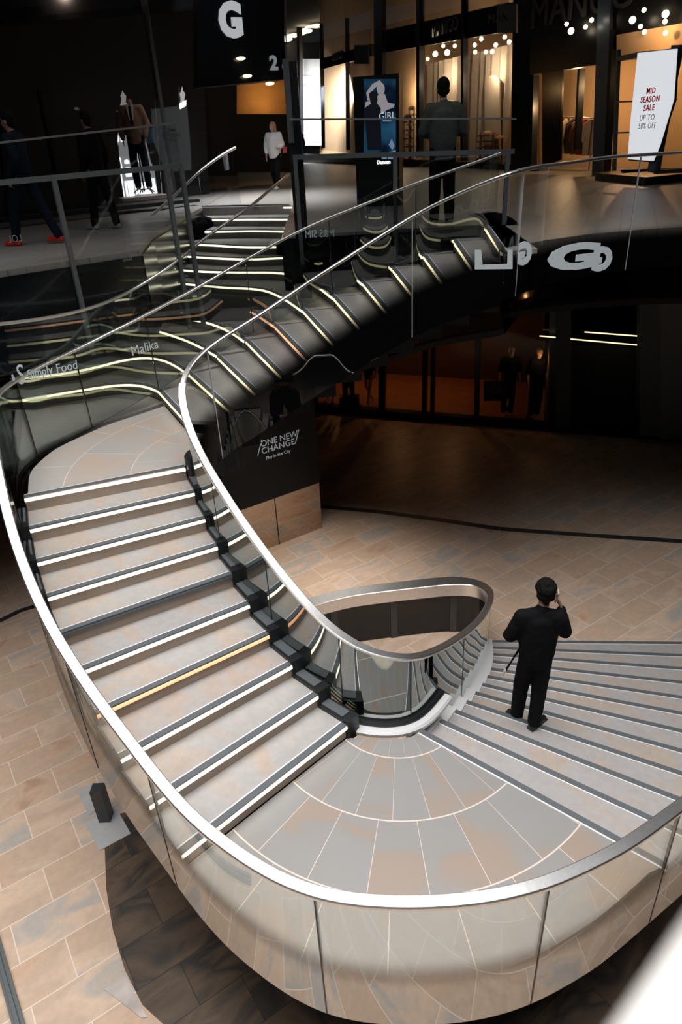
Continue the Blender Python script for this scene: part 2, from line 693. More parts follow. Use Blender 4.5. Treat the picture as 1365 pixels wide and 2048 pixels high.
# concourse slabs (upper floor)
GUARDC = [(1.98, 7.72), (2.25, 8.05), (2.7, 8.45), (3.3, 8.76), (4.0, 8.92), (4.8, 8.95), (5.6, 8.8), (6.6, 8.3), (8.0, 7.2)]
cin = [(1.93, 8.02), (2.05, 8.2), (2.62, 8.62), (3.26, 8.93), (4.0, 9.09), (4.83, 9.12), (5.68, 8.97), (6.7, 8.47), (8.1, 7.4), (16, 6)]
right_poly = [(-.62, 10.5), (2.2, 10.5), (2.23, 10.16)] + cin + [(16, 70), (-10, 70), (-2.7, 40), (-2.7, 16.55), (-.67, 15.66)]
bm = BM()
prism(bm, right_poly, ZC - .34, ZC)
struct('floor', bm, M['conc'])
left_poly = [(-16, -2), (-9, 4.0), (-3.87, 8.54), (-2.5, 9.78), (-2.72, 11.5), (-2.72, 70), (-16, 70)]
bm = BM()
prism(bm, left_poly, ZC - .34, ZC)
struct('floor', bm, M['conc'])
# black fascias hanging under the slab edges
bm = BM()
for a, b in zip(left_poly[1:5], left_poly[2:6]):
    if b[1] > 20:
        b = (-2.72, 16.5)
    beam(bm, (a[0], a[1], ZC - .62), (b[0], b[1], ZC - .62), .06, 1.1)
struct('trim_2', bm, M['black'])
bm = BM()
for a, b in (((-.62, 10.5), (2.2, 10.5)), ((-.62, 10.5), (-.67, 15.66))):
    beam(bm, (a[0], a[1], ZC - .40), (b[0], b[1], ZC - .40), .05, .72)
struct('trim_3', bm, M['black'])
# polished soffit ring under the curved edge of the concourse
sp = smooth_path([(p[0], p[1] + .12) for p in GUARDC], .2, .3)
sp = [Vector((-1.2, 9.6)), Vector((-.2, 9.0)), Vector((.9, 8.6)), Vector((1.7, 8.5))] + [q for q in sp if q[0] > 2.1]
sp = smooth_path([tuple(q) for q in sp], .2, .4)
bm = BM()
prev = None
for i, p in enumerate(sp):
    s = side(sp, i)
    zz = 4.93 - max(0, 2.2 - p[0]) * .32
    z2 = zz - .62
    row = [bm.verts.new((p[0], p[1], zz)), bm.verts.new((p[0] - s.x * 1.3, p[1] - s.y * 1.3, z2)),
           bm.verts.new((p[0] - s.x * 1.36, p[1] - s.y * 1.36, z2 - .1)), bm.verts.new((p[0] - s.x * 3.0, p[1] - s.y * 3.0, z2 - .1))]
    if prev:
        for j in range(3):
            f = bm.faces.new((prev[j], prev[j + 1], row[j + 1], row[j]))
            f.material_index = 0 if j == 0 else 1
    prev = row
bmesh.ops.solidify(bm, geom=bm.faces[:], thickness=.02)
struct('ceiling', bm, [M['soffit'], M['blackmatt']], True)
# lower-level ceiling behind it, and the upper ceiling
bm = BM()
prism(bm, [(-16, 11.0), (16, 11.0), (16, 26), (-16, 26)], 4.2, 4.35)
struct('ceiling', bm, M['blackmatt'])
bm = BM()
prism(bm, [(-2.4, 13.2), (16, 13.2), (16, 70), (-2.4, 70)], 14.5, 14.8)
prism(bm, [(-16, 12.5), (-2.7, 12.5), (-2.7, 70), (-16, 70)], 9.8, 10.1)
prism(bm, [(-16, -8), (-6.5, -8), (-6.5, 12.5), (-16, 12.5)], 9.4, 9.7)
prism(bm, [(8.5, -8), (16, -8), (16, 12.5), (8.5, 12.5)], 9.4, 9.7)
struct('ceiling', bm, M['blackmatt'])
# outer walls, all black or dark
bm = BM()
box(bm, -16.2, -10, 0, -16, 70, 14.5)
struct('wall_left', bm, M['blackmatt'])
bm = BM()
box(bm, 16, -10, 0, 16.2, 70, 14.5)
box(bm, -16, 70, ZC, 16, 70.2, 14.5)
struct('wall_right', bm, M['blackmatt'])
bm = BM()
box(bm, -16, 25.8, 0, 16, 26, ZC - .4)
struct('wall_back', bm, M['blackmatt'])
bm = BM()
box(bm, -16, -10.2, 0, 16, -10, 9.7)
struct('wall_front', bm, M['blackmatt'])
# balcony slab the photograph is taken from (behind and below the viewer)
bm = BM()
prism(bm, [(-16, -10), (16, -10), (16, -.9), (-16, -.9)], ZC - .5, ZC)
struct('floor', bm, M['blackmatt'])

# ================================================================== STAIRCASE
BL = [(360, 1710, 693, 1450), (295, 1612, 625, 1397), (240, 1522, 580, 1330), (175, 1430, 535, 1270), (160, 1340, 495, 1210),
      (120, 1270, 460, 1150), (88, 1195, 432, 1090), (70, 1125, 407, 1037), (56, 1058, 385, 985), (48, 995, 370, 933)]
A_in = [(985, 1281), (988, 1293), (988, 1307), (988, 1322), (985, 1337), (980, 1351), (968, 1367), (954, 1384), (938, 1403), (920, 1421), (890, 1441), (845, 1458)]
A_rt = [(1365, 1284), (1365, 1308), (1365, 1336), (1365, 1363), (1365, 1394), (1365, 1424), (1365, 1460), (1365, 1500), (1365, 1545), (1365, 1593), (1365, 1665), (1320, 1718)]
CL = [(317, 780, 372, 840), (380, 748, 460, 820), (435, 710, 512, 787), (490, 680, 560, 750), (550, 650, 616, 715), (610, 622, 668, 688),
      (668, 594, 720, 653), (727, 566, 774, 622), (787, 537, 830, 590), (847, 512, 888, 563), (910, 480, 943, 532), (973, 455, 1005, 503)]
LINES = {}
for k in range(12):
    z = RZ * (k + 1)
    p, q = at(*A_in[k], z), at(*A_rt[k], z)
    d = (q - p).normalized()
    Lk = 2.12 + (11 - k) * .1
    LINES[k + 1] = [p, p + d * Lk]
for i, (a, b, c, d) in enumerate(BL):
    z = RZ * (13 + i)
    LINES[13 + i] = [at(c, d, z), at(a, b, z)]        # inner, outer
for i, (a, b, c, d) in enumerate(CL):
    z = RZ * (23 + i)
    LINES[23 + i] = [at(c, d, z), at(a, b, z)]


def smooth_ends(ks, idx, w=.5):
    old = {k: LINES[k][idx].copy() for k in ks}
    for a, k, b in zip(ks, ks[1:], ks[2:]):
        LINES[k][idx] = old[k].lerp((old[a] + old[b]) / 2, w)


for _ in range(3):
    smooth_ends(list(range(1, 13)), 0)
    smooth_ends(list(range(1, 13)), 1)
    smooth_ends(list(range(13, 23)), 0)
    smooth_ends(list(range(13, 23)), 1)
    smooth_ends(list(range(24, 35)), 0)
    smooth_ends(list(range(24, 35)), 1)
smooth_ends(list(range(13, 23)), 0)

# plan curves of the two balustrades: pixels of the rail with the height it has there
RI = [(1019, 343, 6.24), (954, 368, 6.13), (897, 393, 6.02), (836, 423, 5.88), (778, 459, 5.72), (721, 495, 5.55), (667, 530, 5.40), (613, 564, 5.23),
      (555, 603, 5.06), (504, 637, 4.92), (450, 669, 4.78), (420, 688, 4.70), (392, 712, 4.62), (371, 737, 4.54), (359, 768, 4.44), (362, 800, 4.32),
      (372, 840, 4.16), (385, 872, 4.05), (400, 903, 3.95), (421, 942, 3.85), (445, 979, 3.74), (471, 1021, 3.61), (507, 1072, 3.46), (548, 1128, 3.31),
      (593, 1182, 3.16), (639, 1235, 3.0), (700, 1284, 2.86), (760, 1310, 2.76), (830, 1316, 2.70), (890, 1290, 2.47), (930, 1265, 2.22), (960, 1238, 1.85),
      (975, 1215, 1.45), (983, 1195, 1.12), (980, 1178, .98), (965, 1166, .93), (930, 1160, .92), (900, 1160, .92), (780, 1173, .92), (700, 1183, .92),
      (620, 1203, .92), (560, 1232, .92)]
RO = [(1250, 1692, 2.76), (1100, 1764, 2.82), (980, 1794, 2.85), (860, 1804, 2.85), (740, 1803, 2.85), (628, 1787, 2.85), (520, 1737, 2.86),
      (400, 1650, 2.93), (330, 1575, 3.0), (268, 1493, 3.12), (185, 1385, 3.3), (110, 1270, 3.5), (62, 1170, 3.7), (27, 1075, 3.9), (5, 990, 4.12), (-12, 900, 4.35)]
RO2 = [(0, 775, 4.45), (50, 745, 4.46), (165, 690, 4.55), (260, 643, 4.70), (351, 596, 4.85), (410, 564, 4.98), (468, 530, 5.16), (531, 495, 5.35),
       (595, 461, 5.54), (656, 434, 5.68), (719, 410, 5.81), (782, 384, 5.94), (846, 359, 6.08), (912, 336, 6.19), (978, 313, 6.31)]


def pw(x, y, z):
    v = at(x, y, z)
    return (v.x, v.y, z)


innerp = [(x, y, 6.30 if x > 3 else 6.27) for x, y in GUARDC[::-1]][:-1] + [pw(*p) for p in RI]
innerp = smooth_path(innerp, .06, .16)
aout = []
for k in range(1, 11):
    e = LINES[k][1]
    d = (LINES[k][1] - LINES[k][0]).normalized()
    aout.append((e.x + d.x * .16, e.y + d.y * .16, RZ * k + .90))
outerp = aout + [pw(*p) for p in RO] + [(-3.35, 6.4, 4.42), (-3.56, 7.0, 4.45)] + [pw(*p) for p in RO2[1:]] + [(2.42, 10.36, 6.36)]
outerp = smooth_path(outerp, .06, .16)


def nearest(path, x, y):
    return min(range(len(path)), key=lambda i: (path[i][0] - x) ** 2 + (path[i][1] - y) ** 2)


iLand = nearest(outerp, -3.1, 5.8)         # end of the lower outer skirt
inC = nearest(innerp, 1.95, 7.75)
iTurn = nearest(innerp, -1.62, 7.0)
iBend = nearest(innerp, 2.02, 7.8) if False else max(i for i, p in enumerate(innerp) if p[2] > 1.06)


def build_step(parent, k, lower, upper, tread_mat, riser_mat, led, thick=.05, led_on=True, ext=.0):
    """lower = nosing polyline at height z_k (inner..outer), upper = nosing polyline of step k+1"""
    z = RZ * k
    n = len(lower)
    st = link('step', (lambda b: tread_slab(b, lower, upper, z, thick))(BM()), tread_mat, parent)
    # riser
    bm = BM()
    for a, b in zip(lower, lower[1:]):
        dv = Vector((b[0] - a[0], b[1] - a[1], 0)).normalized()
        nn = Vector((-dv.y, dv.x, 0))
        mid = Vector(((upper[0][0] + upper[-1][0]) / 2, (upper[0][1] + upper[-1][1]) / 2, 0)) - Vector(((lower[0][0] + lower[-1][0]) / 2, (lower[0][1] + lower[-1][1]) / 2, 0))
        if nn.dot(mid) < 0:
            nn = -nn
        o_ = nn * .012
        prism(bm, [(a[0] + o_.x, a[1] + o_.y), (b[0] + o_.x, b[1] + o_.y), (b[0] + o_.x * 3.5, b[1] + o_.y * 3.5), (a[0] + o_.x * 3.5, a[1] + o_.y * 3.5)], z - RZ + .001, z - thick)
    link('riser', bm, riser_mat, st)
    # grip strip and bright metal line along the edge
    bm = BM()
    bt = BM()
    bl = BM()
    for a, b in zip(lower, lower[1:]):
        dv = Vector((b[0] - a[0], b[1] - a[1], 0)).normalized()
        nn = Vector((-dv.y, dv.x, 0))
        if nn.dot(mid) < 0:
            nn = -nn
        A, B = Vector((a[0], a[1], 0)), Vector((b[0], b[1], 0))

        def strip(bb, o0, o1, z0, z1):
            prism(bb, [(A + nn * o0)[:2], (B + nn * o0)[:2], (B + nn * o1)[:2], (A + nn * o1)[:2]], z0, z1)
        strip(bm, -.004, .052, z - .012, z + .004)
        strip(bt, .052, .064, z - .01, z + .005)
        strip(bl, -.012, .010, z - .046, z - .016)
    link('grip_strip', bm, M['nosing'], st)
    link('metal_strip', bt, M['trim'], st)
    if led is not None:
        link('led_strip', bl, led, st)
    else:
        bl.free()
    return st


def tread_slab(bm, lower, upper, z, th):
    n = len(lower)
    top = [[bm.verts.new((p[0], p[1], z)) for p in lower], [bm.verts.new((p[0], p[1], z)) for p in upper]]
    bot = [[bm.verts.new((p[0], p[1], z - th)) for p in lower], [bm.verts.new((p[0], p[1], z - th)) for p in upper]]
    for i in range(n - 1):
        bm.faces.new((top[0][i], top[0][i + 1], top[1][i + 1], top[1][i]))
        bm.faces.new((bot[0][i], bot[1][i], bot[1][i + 1], bot[0][i + 1]))
        bm.faces.new((top[0][i], bot[0][i], bot[0][i + 1], top[0][i + 1]))
        bm.faces.new((top[1][i], top[1][i + 1], bot[1][i + 1], bot[1][i]))
    bm.faces.new((top[0][0], top[1][0], bot[1][0], bot[0][0]))
    bm.faces.new((top[0][-1], bot[0][-1], bot[1][-1], top[1][-1]))
    bmesh.ops.recalc_face_normals(bm, faces=bm.faces)
    return bm


def blocks(parent, ks, idx, w=.15):
    """stepped black side trim between the ends of the steps and the glass"""
    bm = BM()
    for k in ks:
        z = RZ * k
        p = LINES[k][idx]
        q = LINES[k + 1][idx] if (k + 1) in LINES else p
        dl = (LINES[k][idx] - LINES[k][1 - idx]).normalized()
        du = (LINES[k + 1][idx] - LINES[k + 1][1 - idx]).normalized()
        march = (q - p)
        prism(bm, [p - march * .05, p + dl * w - march * .05, q + du * w + march * .12, q + march * .12], z - RZ - .04, z + .035)
        prism(bm, [p + dl * .02 + march * .18, p + dl * (w - .03) + march * .18, q + du * (w - .03) - march * .02, q + du * .02 - march * .02], z + .035, z + .05, 1)
    return link('side_trim', bm, [M['block'], M['nosing']], parent)


def over(p, q, f):
    return (p[0] + (q[0] - p[0]) * f, p[1] + (q[1] - p[1]) * f)


# --- lower flight
fl = thing('lower_flight', 'lowest fan-shaped flight of stone steps where the person in black walks down', 'stair flight', (2.2, 5.5, 0))
for k in range(1, 12):
    lo, up = LINES[k], LINES[k + 1]
    up2 = [p + (p - l) * .12 for p, l in zip(up, lo)]
    build_step(fl, k, [tuple(lo[0]), tuple(lo[1])], [tuple(up2[0]), tuple(up2[1])], M['tread'], M['riser'], None)
# top edge of the flight is the nosing of the landing
blk = BM()
for k in range(1, 12):
    z = RZ * k
    p, q = LINES[k][0], LINES[k + 1][0]
    dl = (LINES[k][0] - LINES[k][1]).normalized()
    prism(blk, [p, p + dl * .17, q + dl * .17, q], 0 if k < 3 else z - .3, z + .03)
link('side_trim', blk, M['trim'], fl)
blk = BM()
for k in range(1, 12):
    z = RZ * k
    p, q = LINES[k][1], LINES[k + 1][1]
    dl = (LINES[k][1] - LINES[k][0]).normalized()
    prism(blk, [p, p + dl * .03, q + dl * .03, q], z - .22, z + .02)
link('side_trim', blk, M['trim'], fl)
bm = BM()
for k in range(1, 12):
    lo, up = LINES[k], LINES[k + 1]
    zb = max(0.0, RZ * k - .55)
    prism(bm, [lo[0], lo[1], up[1], up[0]], zb, RZ * k - .06)
link('underside', bm, M['blackmatt'], fl)

# --- landing 1
ZL1 = 12 * RZ
ip = [p for p in innerp if p[0] > -.15 and p[0] < 1.0 and p[1] < 4.9 and p[2] < 3.2]
ins = []
for i, p in enumerate(ip):
    s = side(ip, i)
    q = Vector((p[0], p[1], 0)) + s * .17
    q2 = Vector((p[0], p[1], 0)) - s * .17
    c = Vector((.45, 5.2, 0))
    ins.append(q if (q - c).length > (q2 - c).length else q2)
op = [p for p in outerp if p[1] < 3.15 and p[0] < 2.4]
outs = []
for i, p in enumerate(op):
    s = side(op, i)
    q = Vector((p[0], p[1], 0)) + s * .06
    q2 = Vector((p[0], p[1], 0)) - s * .06
    c = Vector((.45, 4.4, 0))
    outs.append(q if (q - c).length < (q2 - c).length else q2)
a12, b12 = LINES[12]
a13, b13 = LINES[13]
poly = [tuple(a13)] + [(p.x, p.y) for p in ins if (Vector((p.x, p.y)) - a13).length > .12 and (Vector((p.x, p.y)) - a12).length > .12 and p.y < 4.46]
poly += [tuple(a12), tuple(b12)] + [(p.x, p.y) for p in outs if p.y < b12.y - .05 and (p.x > 0 or p.y < b13.y - .05)] + [tuple(b13)]
ld = thing('stair_landing', 'broad curved stone landing at the foot of the lit flight, with ring-laid slabs', 'landing', (.4, 3.3, ZL1 - .3))
bm = BM()
prism(bm, poly, ZL1 - .06, ZL1)
link('paving', bm, M['landing'], ld)
bm = BM()
prism(bm, poly, ZL1 - .20, ZL1 - .06)
link('underside', bm, M['black'], ld)
st = BM(); mt_ = BM()
dv = Vector((b12.x - a12.x, b12.y - a12.y, 0)).normalized()
nn = Vector((-dv.y, dv.x, 0))
if nn.dot(Vector((.5, 2.5, 0)) - Vector((a12.x, a12.y, 0))) < 0:
    nn = -nn
A, B = Vector((*a12, 0)), Vector((*b12, 0))
prism(st, [(A + nn * o)[:2] if e else (B + nn * o)[:2] for o, e in ((0, 1), (0, 0), (.056, 0), (.056, 1))], ZL1 - .012, ZL1 + .004)
prism(mt_, [(A + nn * o)[:2] if e else (B + nn * o)[:2] for o, e in ((.056, 1), (.056, 0), (.07, 0), (.07, 1))], ZL1 - .01, ZL1 + .005)
link('grip_strip', st, M['nosing'], ld)
link('metal_strip', mt_, M['trim'], ld)
bm = BM()
beam(bm, (a12.x, a12.y, ZL1 - .1), (b12.x, b12.y, ZL1 - .1), .02, .12)
link('riser', bm, M['riser'], ld)
# ring shoes at the foot of the inner glass drum
ips = [p for p in innerp if p[0] > -.12 and p[0] < .86 and p[1] < 5.0 and p[2] < 3.2]
for w0, w1, h, mk in ((-.03, .13, .03, 'trim'), (-.03, .055, .065, 'block')):
    bm = BM()
    pr = None
    for i, p in enumerate(ips):
        s = side(ips, i)
        c = Vector((.4, 5.2, 0))
        P = Vector((p[0], p[1], 0))
        if ((P + s) - c).length < ((P - s) - c).length:
            s = -s
        row = [bm.verts.new((P + s * w0) + Vector((0, 0, ZL1 - .02))), bm.verts.new((P + s * w0) + Vector((0, 0, ZL1 + h))),
               bm.verts.new((P + s * (w1 - .02)) + Vector((0, 0, ZL1 + h))), bm.verts.new((P + s * w1) + Vector((0, 0, ZL1 + h - .02))), bm.verts.new((P + s * w1) + Vector((0, 0, ZL1 - .02)))]
        if pr:
            for j in range(5):
                bm.faces.new((pr[j], row[j], row[(j + 1) % 5], pr[(j + 1) % 5]))
        else:
            bm.faces.new(row[::-1])
        pr = row
    bm.faces.new(pr)
    bmesh.ops.recalc_face_normals(bm, faces=bm.faces)
    link('glass_shoe', bm, M[mk], ld)

# --- middle flight
fl = thing('middle_flight', 'straight middle flight of stone steps with bright white light lines under the nosings', 'stair flight', (-1.6, 5.0, ZL1))
for k in range(13, 22):
    lo, up = LINES[k], LINES[k + 1]
    up2 = [p + (p - l) * .12 for p, l in zip(up, lo)]
    led = M['led']
    if k == 16:
        led = M['ledor']
    if k == 18:
        led = M['ledoff']
    build_step(fl, k, [tuple(lo[0]), tuple(lo[1])], [tuple(up2[0]), tuple(up2[1])], M['tread'], M['riser'], led)
LINES_22 = LINES[22]
blocks(fl, range(13, 22), 0, .14)
blocks(fl, range(18, 22), 1, .07)
blocks(fl, range(13, 18), 1, .03)
bm = BM()
for k in range(13, 22):
    lo, up = LINES[k], LINES[k + 1]
    dl = (lo[0] - lo[1]).normalized() * .02
    prism(bm, [lo[0] + dl, lo[1] - dl, up[1] - dl, up[0] + dl], RZ * k - .32, RZ * k - RZ - .05)
link('underside', bm, M['blackmatt'], fl)

# --- landing 2 (its reflected floor behind the tinted glass is built further down)
ZL2 = 22 * RZ
a22, b22 = LINES[22]
a23, b23 = LINES[23]
oo = [p for p in outerp if p[1] > b22.y - .1 and p[0] < b23.x + .15 and p[2] > 4.2]
outs = []
for i, p in enumerate(oo):
    s = side(oo, i)
    P = Vector((p[0], p[1], 0))
    c = Vector((-2.2, 7.5, 0))
    q, q2 = P + s * .10, P - s * .10
    outs.append(q if (q - c).length < (q2 - c).length else q2)
ii = [p for p in innerp if -1.75 < p[0] < -1.1 and p[1] > 6.9 and p[2] > 4.2]
inn = []
for i, p in enumerate(ii):
    s = side(ii, i)
    P = Vector((p[0], p[1], 0))
    c = Vector((-.9, 6.8, 0))
    q, q2 = P + s * .10, P - s * .10
    inn.append(q if (q - c).length > (q2 - c).length else q2)
pl = [tuple(b22)] + [(p.x, p.y) for p in outs if p.y > b22.y + .08] + [tuple(b23), tuple(a23)]
pl += [(p.x, p.y) for p in inn if p.y > a22.y + .05 and (Vector((p.x, p.y)) - a23).length > .1 and p.y < a23.y - .05] + [tuple(a22)]
ld = thing('stair_landing', 'upper stone landing where the stair turns back, above the lit straight flight', 'landing', (-2.4, 7.8, ZL2 - .3))
bm = BM()
prism(bm, pl, ZL2 - .06, ZL2)
link('paving', bm, M['landing2'], ld)
bm = BM()
prism(bm, pl, ZL2 - .42, ZL2 - .06)
link('underside', bm, M['black'], ld)
# nosing of the landing above the middle flight
lo = [a22, b22]
dv = Vector((b22.x - a22.x, b22.y - a22.y, 0)).normalized()
nn = Vector((-dv.y, dv.x, 0))
if nn.y < 0:
    nn = -nn
A, B = Vector((*a22, 0)), Vector((*b22, 0))
for nm, o0, o1, z0, z1, mk in (('grip_strip', 0, .052, -.012, .004, 'nosing'), ('metal_strip', .052, .064, -.01, .005, 'trim'), ('led_strip', -.020, -.004, -.046, -.016, 'led'), ('riser', -.008, -.0005, -RZ, -.05, 'riser')):
    bm = BM()
    prism(bm, [(A + nn * o0)[:2], (B + nn * o0)[:2], (B + nn * o1)[:2], (A + nn * o1)[:2]], ZL2 + z0, ZL2 + z1)
    link(nm, bm, M[mk], ld)
# bullet-shaped foot where the two inner panes meet
bm = BM()
c = a22 + (a22 - b22).normalized() * .08
prism(bm, [(c.x + math.cos(t) * .08, c.y + .05 + math.sin(t) * (.2 if math.sin(t) > 0 else .12)) for t in [i * PI / 8 for i in range(16)]], ZL2 - .3, ZL2 + .10)
link('post_foot', bm, M['block'], ld)

# --- upper flight
fl = thing('upper_flight', 'upper flight of grey stone steps with thin yellow light lines rising to the concourse', 'stair flight', (.3, 9.0, ZL2))
for k in range(23, 35):
    lo = LINES[k]
    if k < 34:
        up = LINES[k + 1]
    else:
        up = [Vector((2.3, 7.98)), Vector((2.5, 10.3))]
    up2 = [p + (p - l) * .1 for p, l in zip(up, lo)]
    led = M['ledor'] if k == 27 else M['ledup']
    z = RZ * k
    build_step(fl, k, [tuple(lo[0]), tuple(lo[1])], [tuple(up2[0]), tuple(up2[1])], M['treadc'], M['riserdark'], led)
bm = BM()
for k in range(23, 34):
    lo, up = LINES[k], LINES[k + 1]
    prism(bm, [lo[0], lo[1], up[1], up[0]], RZ * k - .5, RZ * k - RZ - .02)
link('underside', bm, M['blackmatt'], fl)

# --- reflection of the stair in the tinted glass, built as real steps
WL = {
    23: [(42, 797), (100, 787), (160, 777), (210, 769), (255, 764), (285, 767), (305, 774), (315, 779)],
    24: [(29, 754), (90, 748), (152, 740), (210, 726), (255, 714), (295, 710), (330, 717), (360, 733), (378, 747)],
    25: [(236, 636), (285, 651), (330, 663), (375, 678), (410, 695), (433, 709)],
    26: [(266, 610), (320, 623), (371, 634), (410, 640), (445, 652), (470, 666), (488, 679)],
    27: [(296, 584), (360, 594), (418, 603), (450, 606), (480, 611), (510, 624), (548, 649)],
    28: [(322, 560), (370, 565), (409, 568), (463, 573), (500, 573), (535, 578), (569, 594), (608, 621)],
    29: [(348, 536), (400, 540), (440, 541), (493, 542), (540, 541), (585, 545), (625, 561), (666, 593)],
    30: [(376, 510), (440, 514), (506, 516), (570, 512), (620, 511), (660, 520), (695, 539), (725, 565)],
    31: [(355, 485), (416, 487), (500, 492), (552, 491)],
    32: [(410, 461), (510, 459), (575, 460)],
    33: [(425, 437), (500, 436), (585, 436)],
    34: [(405, 415), (500, 413), (585, 412)],
}
WLX = {31: [(731, 501), (745, 507), (765, 519), (785, 536)], 32: [(800, 474), (815, 481), (830, 493), (845, 511)],
       33: [(862, 450), (880, 457), (895, 467), (908, 479)], 34: [(935, 428), (950, 433), (962, 442), (971, 454)]}


def resample(pts, n):
    P = [Vector(p) for p in pts]
    acc = [0]
    for a, b in zip(P, P[1:]):
        acc.append(acc[-1] + (b - a).length)
    out = []
    k = 0
    for i in range(n):
        s = acc[-1] * i / (n - 1)
        while k < len(P) - 2 and acc[k + 1] < s:
            k += 1
        t = (s - acc[k]) / max(1e-6, acc[k + 1] - acc[k])
        out.append(P[k].lerp(P[k + 1], min(1, max(0, t))))
    return out


def wl(k, src=WL):
    pts = [at(x, y, RZ * k) for x, y in src[k]]
    return resample(smooth_path([tuple(p) for p in pts], .08, .18), 28)


fl = thing('reflected_stair', 'dim reflected stair with curving yellow light lines, built as steps behind the tinted glass', 'stair flight', (-2.0, 11.0, ZL2))
for k in range(23, 35):
    lo = wl(k)
    if k < 34:
        up = wl(k + 1)
    else:
        up = [p + Vector((-.1, .5)) for p in lo]
    if k == 30:
        # step 31 is narrower: end the tread against the slab edge
        u31 = wl(31)
        end = LINES[31][1]
        up = resample([tuple(p) for p in u31] + [tuple(u31[-1] + Vector((.8, -1.0))), (end.x, end.y + .1)], 28)
    led = M['ledor'] if k == 27 else M['ledup2']
    if k == 24:
        far = WL[25]
    st = build_step(fl, k, [tuple(p) for p in lo], [tuple(p + (p - l).normalized() * .05) for p, l in zip(up, lo)], M['treadc'], M['riserdark'], led)
for k in (31, 32, 33, 34):
    lo = wl(k, WLX)
    up = wl(k + 1, WLX) if k < 34 else [p + Vector((.5, .05)) for p in lo]
    build_step(fl, k, [tuple(p) for p in lo], [tuple(p) for p in up], M['treadc'], M['riserdark'], M['ledup'])
# reflected landing floor, built as stone behind the glass to the first curved step
lo23 = wl(23)
ob = [(p[0], p[1]) for p in oo]
ob = [p for p in ob if p[1] > 6.6]
bm = BM()
n_ = 28
ob = resample(ob, n_)
tread_slab(bm, [tuple(p + Vector((-.03, .0))) for p in ob], [tuple(p) for p in lo23], ZL2 - .002, .05)
link('paving', bm, M['treadc'], fl)
bm = BM()
tread_slab(bm, [tuple(p) for p in lo23], [tuple(p) for p in wl(24)], ZL2 - .4, .1)
link('underside', bm, M['blackmatt'], fl)


# ------------------------------------------------------------------ balustrades
def offs(p, mn, mx):
    return p


def bal(name, label, path, i0, i1, botf, gmat, joints, rail_w=.09, rail_h=.035, jmat='block', rail=True, rmat=None, group=None):
    pts = path[i0:i1 + 1]
    mid = pts[len(pts) // 2]
    t = thing(name, label, 'balustrade', (mid[0], mid[1], botf(mid)), group)
    if rail:
        link('handrail', rail_mesh([Vector((p[0], p[1], p[2])) for p in pts], rail_w, rail_h), rmat or M['steel'], t, True)
    cuts = [0] + sorted(j - i0 for j in joints if i0 + 2 < j < i1 - 2) + [len(pts) - 1]
    for a, b in zip(cuts, cuts[1:]):
        seg = [Vector((p[0], p[1], p[2] - rail_h + .004, botf(p))) for p in pts[a:b + 1]]
        for i_, e in ((0, 1), (-1, -1)):      # 8 mm open joint
            nx = seg[i_ + e]
            dd = Vector((nx[0] - seg[i_][0], nx[1] - seg[i_][1]))
            dd = dd.normalized() * .006
            seg[i_] = Vector((seg[i_][0] + dd.x, seg[i_][1] + dd.y, seg[i_][2], seg[i_][3]))
        pn = link('glass_panel', pane_mesh(seg), gmat, t, True)
    for c in cuts[1:-1]:
        p = pts[c]
        s = side(pts, c)
        bm = BM()
        tdir = Vector((-s.y, s.x, 0))
        obox(bm, (p[0], p[1], (p[2] - rail_h + botf(p)) / 2), s, tdir, (0, 0, 1), .022, .010, p[2] - rail_h - botf(p) - .01)
        link('joint_seal', bm, M[jmat], t)
    return t, pts


def jidx(path, pix):
    """path indices whose rail point lies at given pixel + height"""
    return [nearest(path, *at(*p[:2], p[2])) for p in pix]


jo = jidx(outerp, [(1350, 1612, 2.63), (1100, 1764, 2.82), (628, 1787, 2.85), (288, 1520, 3.08), (120, 1285, 3.48)])
bal('glass_balustrade', 'broad outer balustrade with white-bright handrail sweeping round the lowest landing', outerp, 0, iLand,
    lambda p: max(.02, p[2] - 1.32), M['glass_near'], jo, .082, .035)
jf = jidx(outerp, [(28, 760, 4.45), (143, 700, 4.53), (300, 622, 4.8), (492, 516, 5.22), (655, 434, 5.68), (835, 364, 6.05)])
bal('glass_balustrade', 'dark tinted balustrade at the back of the upper landing and upper flight', outerp, iLand + 1, len(outerp) - 1,
    lambda p: p[2] - 1.02, M['glass_far'], jf, .06, .035)
# inner: concourse guard, upper flight, middle flight + drum, lower flight
j1 = jidx(innerp, [(1245, 306, 6.3), (1040, 335, 6.26)])
jc = jidx(innerp, [(820, 432, 5.84), (614, 563, 5.23), (416, 692, 4.69)])
jb = jidx(innerp, [(420, 940, 3.85), (527, 1100, 3.39), (678, 1268, 2.9), (833, 1316, 2.70), (930, 1265, 2.22)])
iA = nearest(innerp, 4.0, 8.92)
jj = j1 + [nearest(innerp, 5.6, 8.8)]
bal('glass_balustrade', 'curved clear balustrade with black-printed foot edging the upper concourse on the right', innerp, 0, inC,
    lambda p: p[2] - 1.30, M['glass_conc'], jj, .06, .035, 'trim')
bal('glass_balustrade', 'near-side balustrade of the upper flight, glass fading to black at its foot', innerp, inC, iTurn,
    lambda p: p[2] - 1.33, M['glass_c'], jc, .06, .035, 'trim')
bal('glass_balustrade', 'inner balustrade of the lit flight, curling round the drum and down beside the lowest steps', innerp, iTurn, iBend,
    lambda p: max(.03, p[2] - .86), M['glass_in'], jb, .085, .035)
nI = len(innerp) - 1


def band_w(f):
    return .09 + .12 * min(1, f * 4)


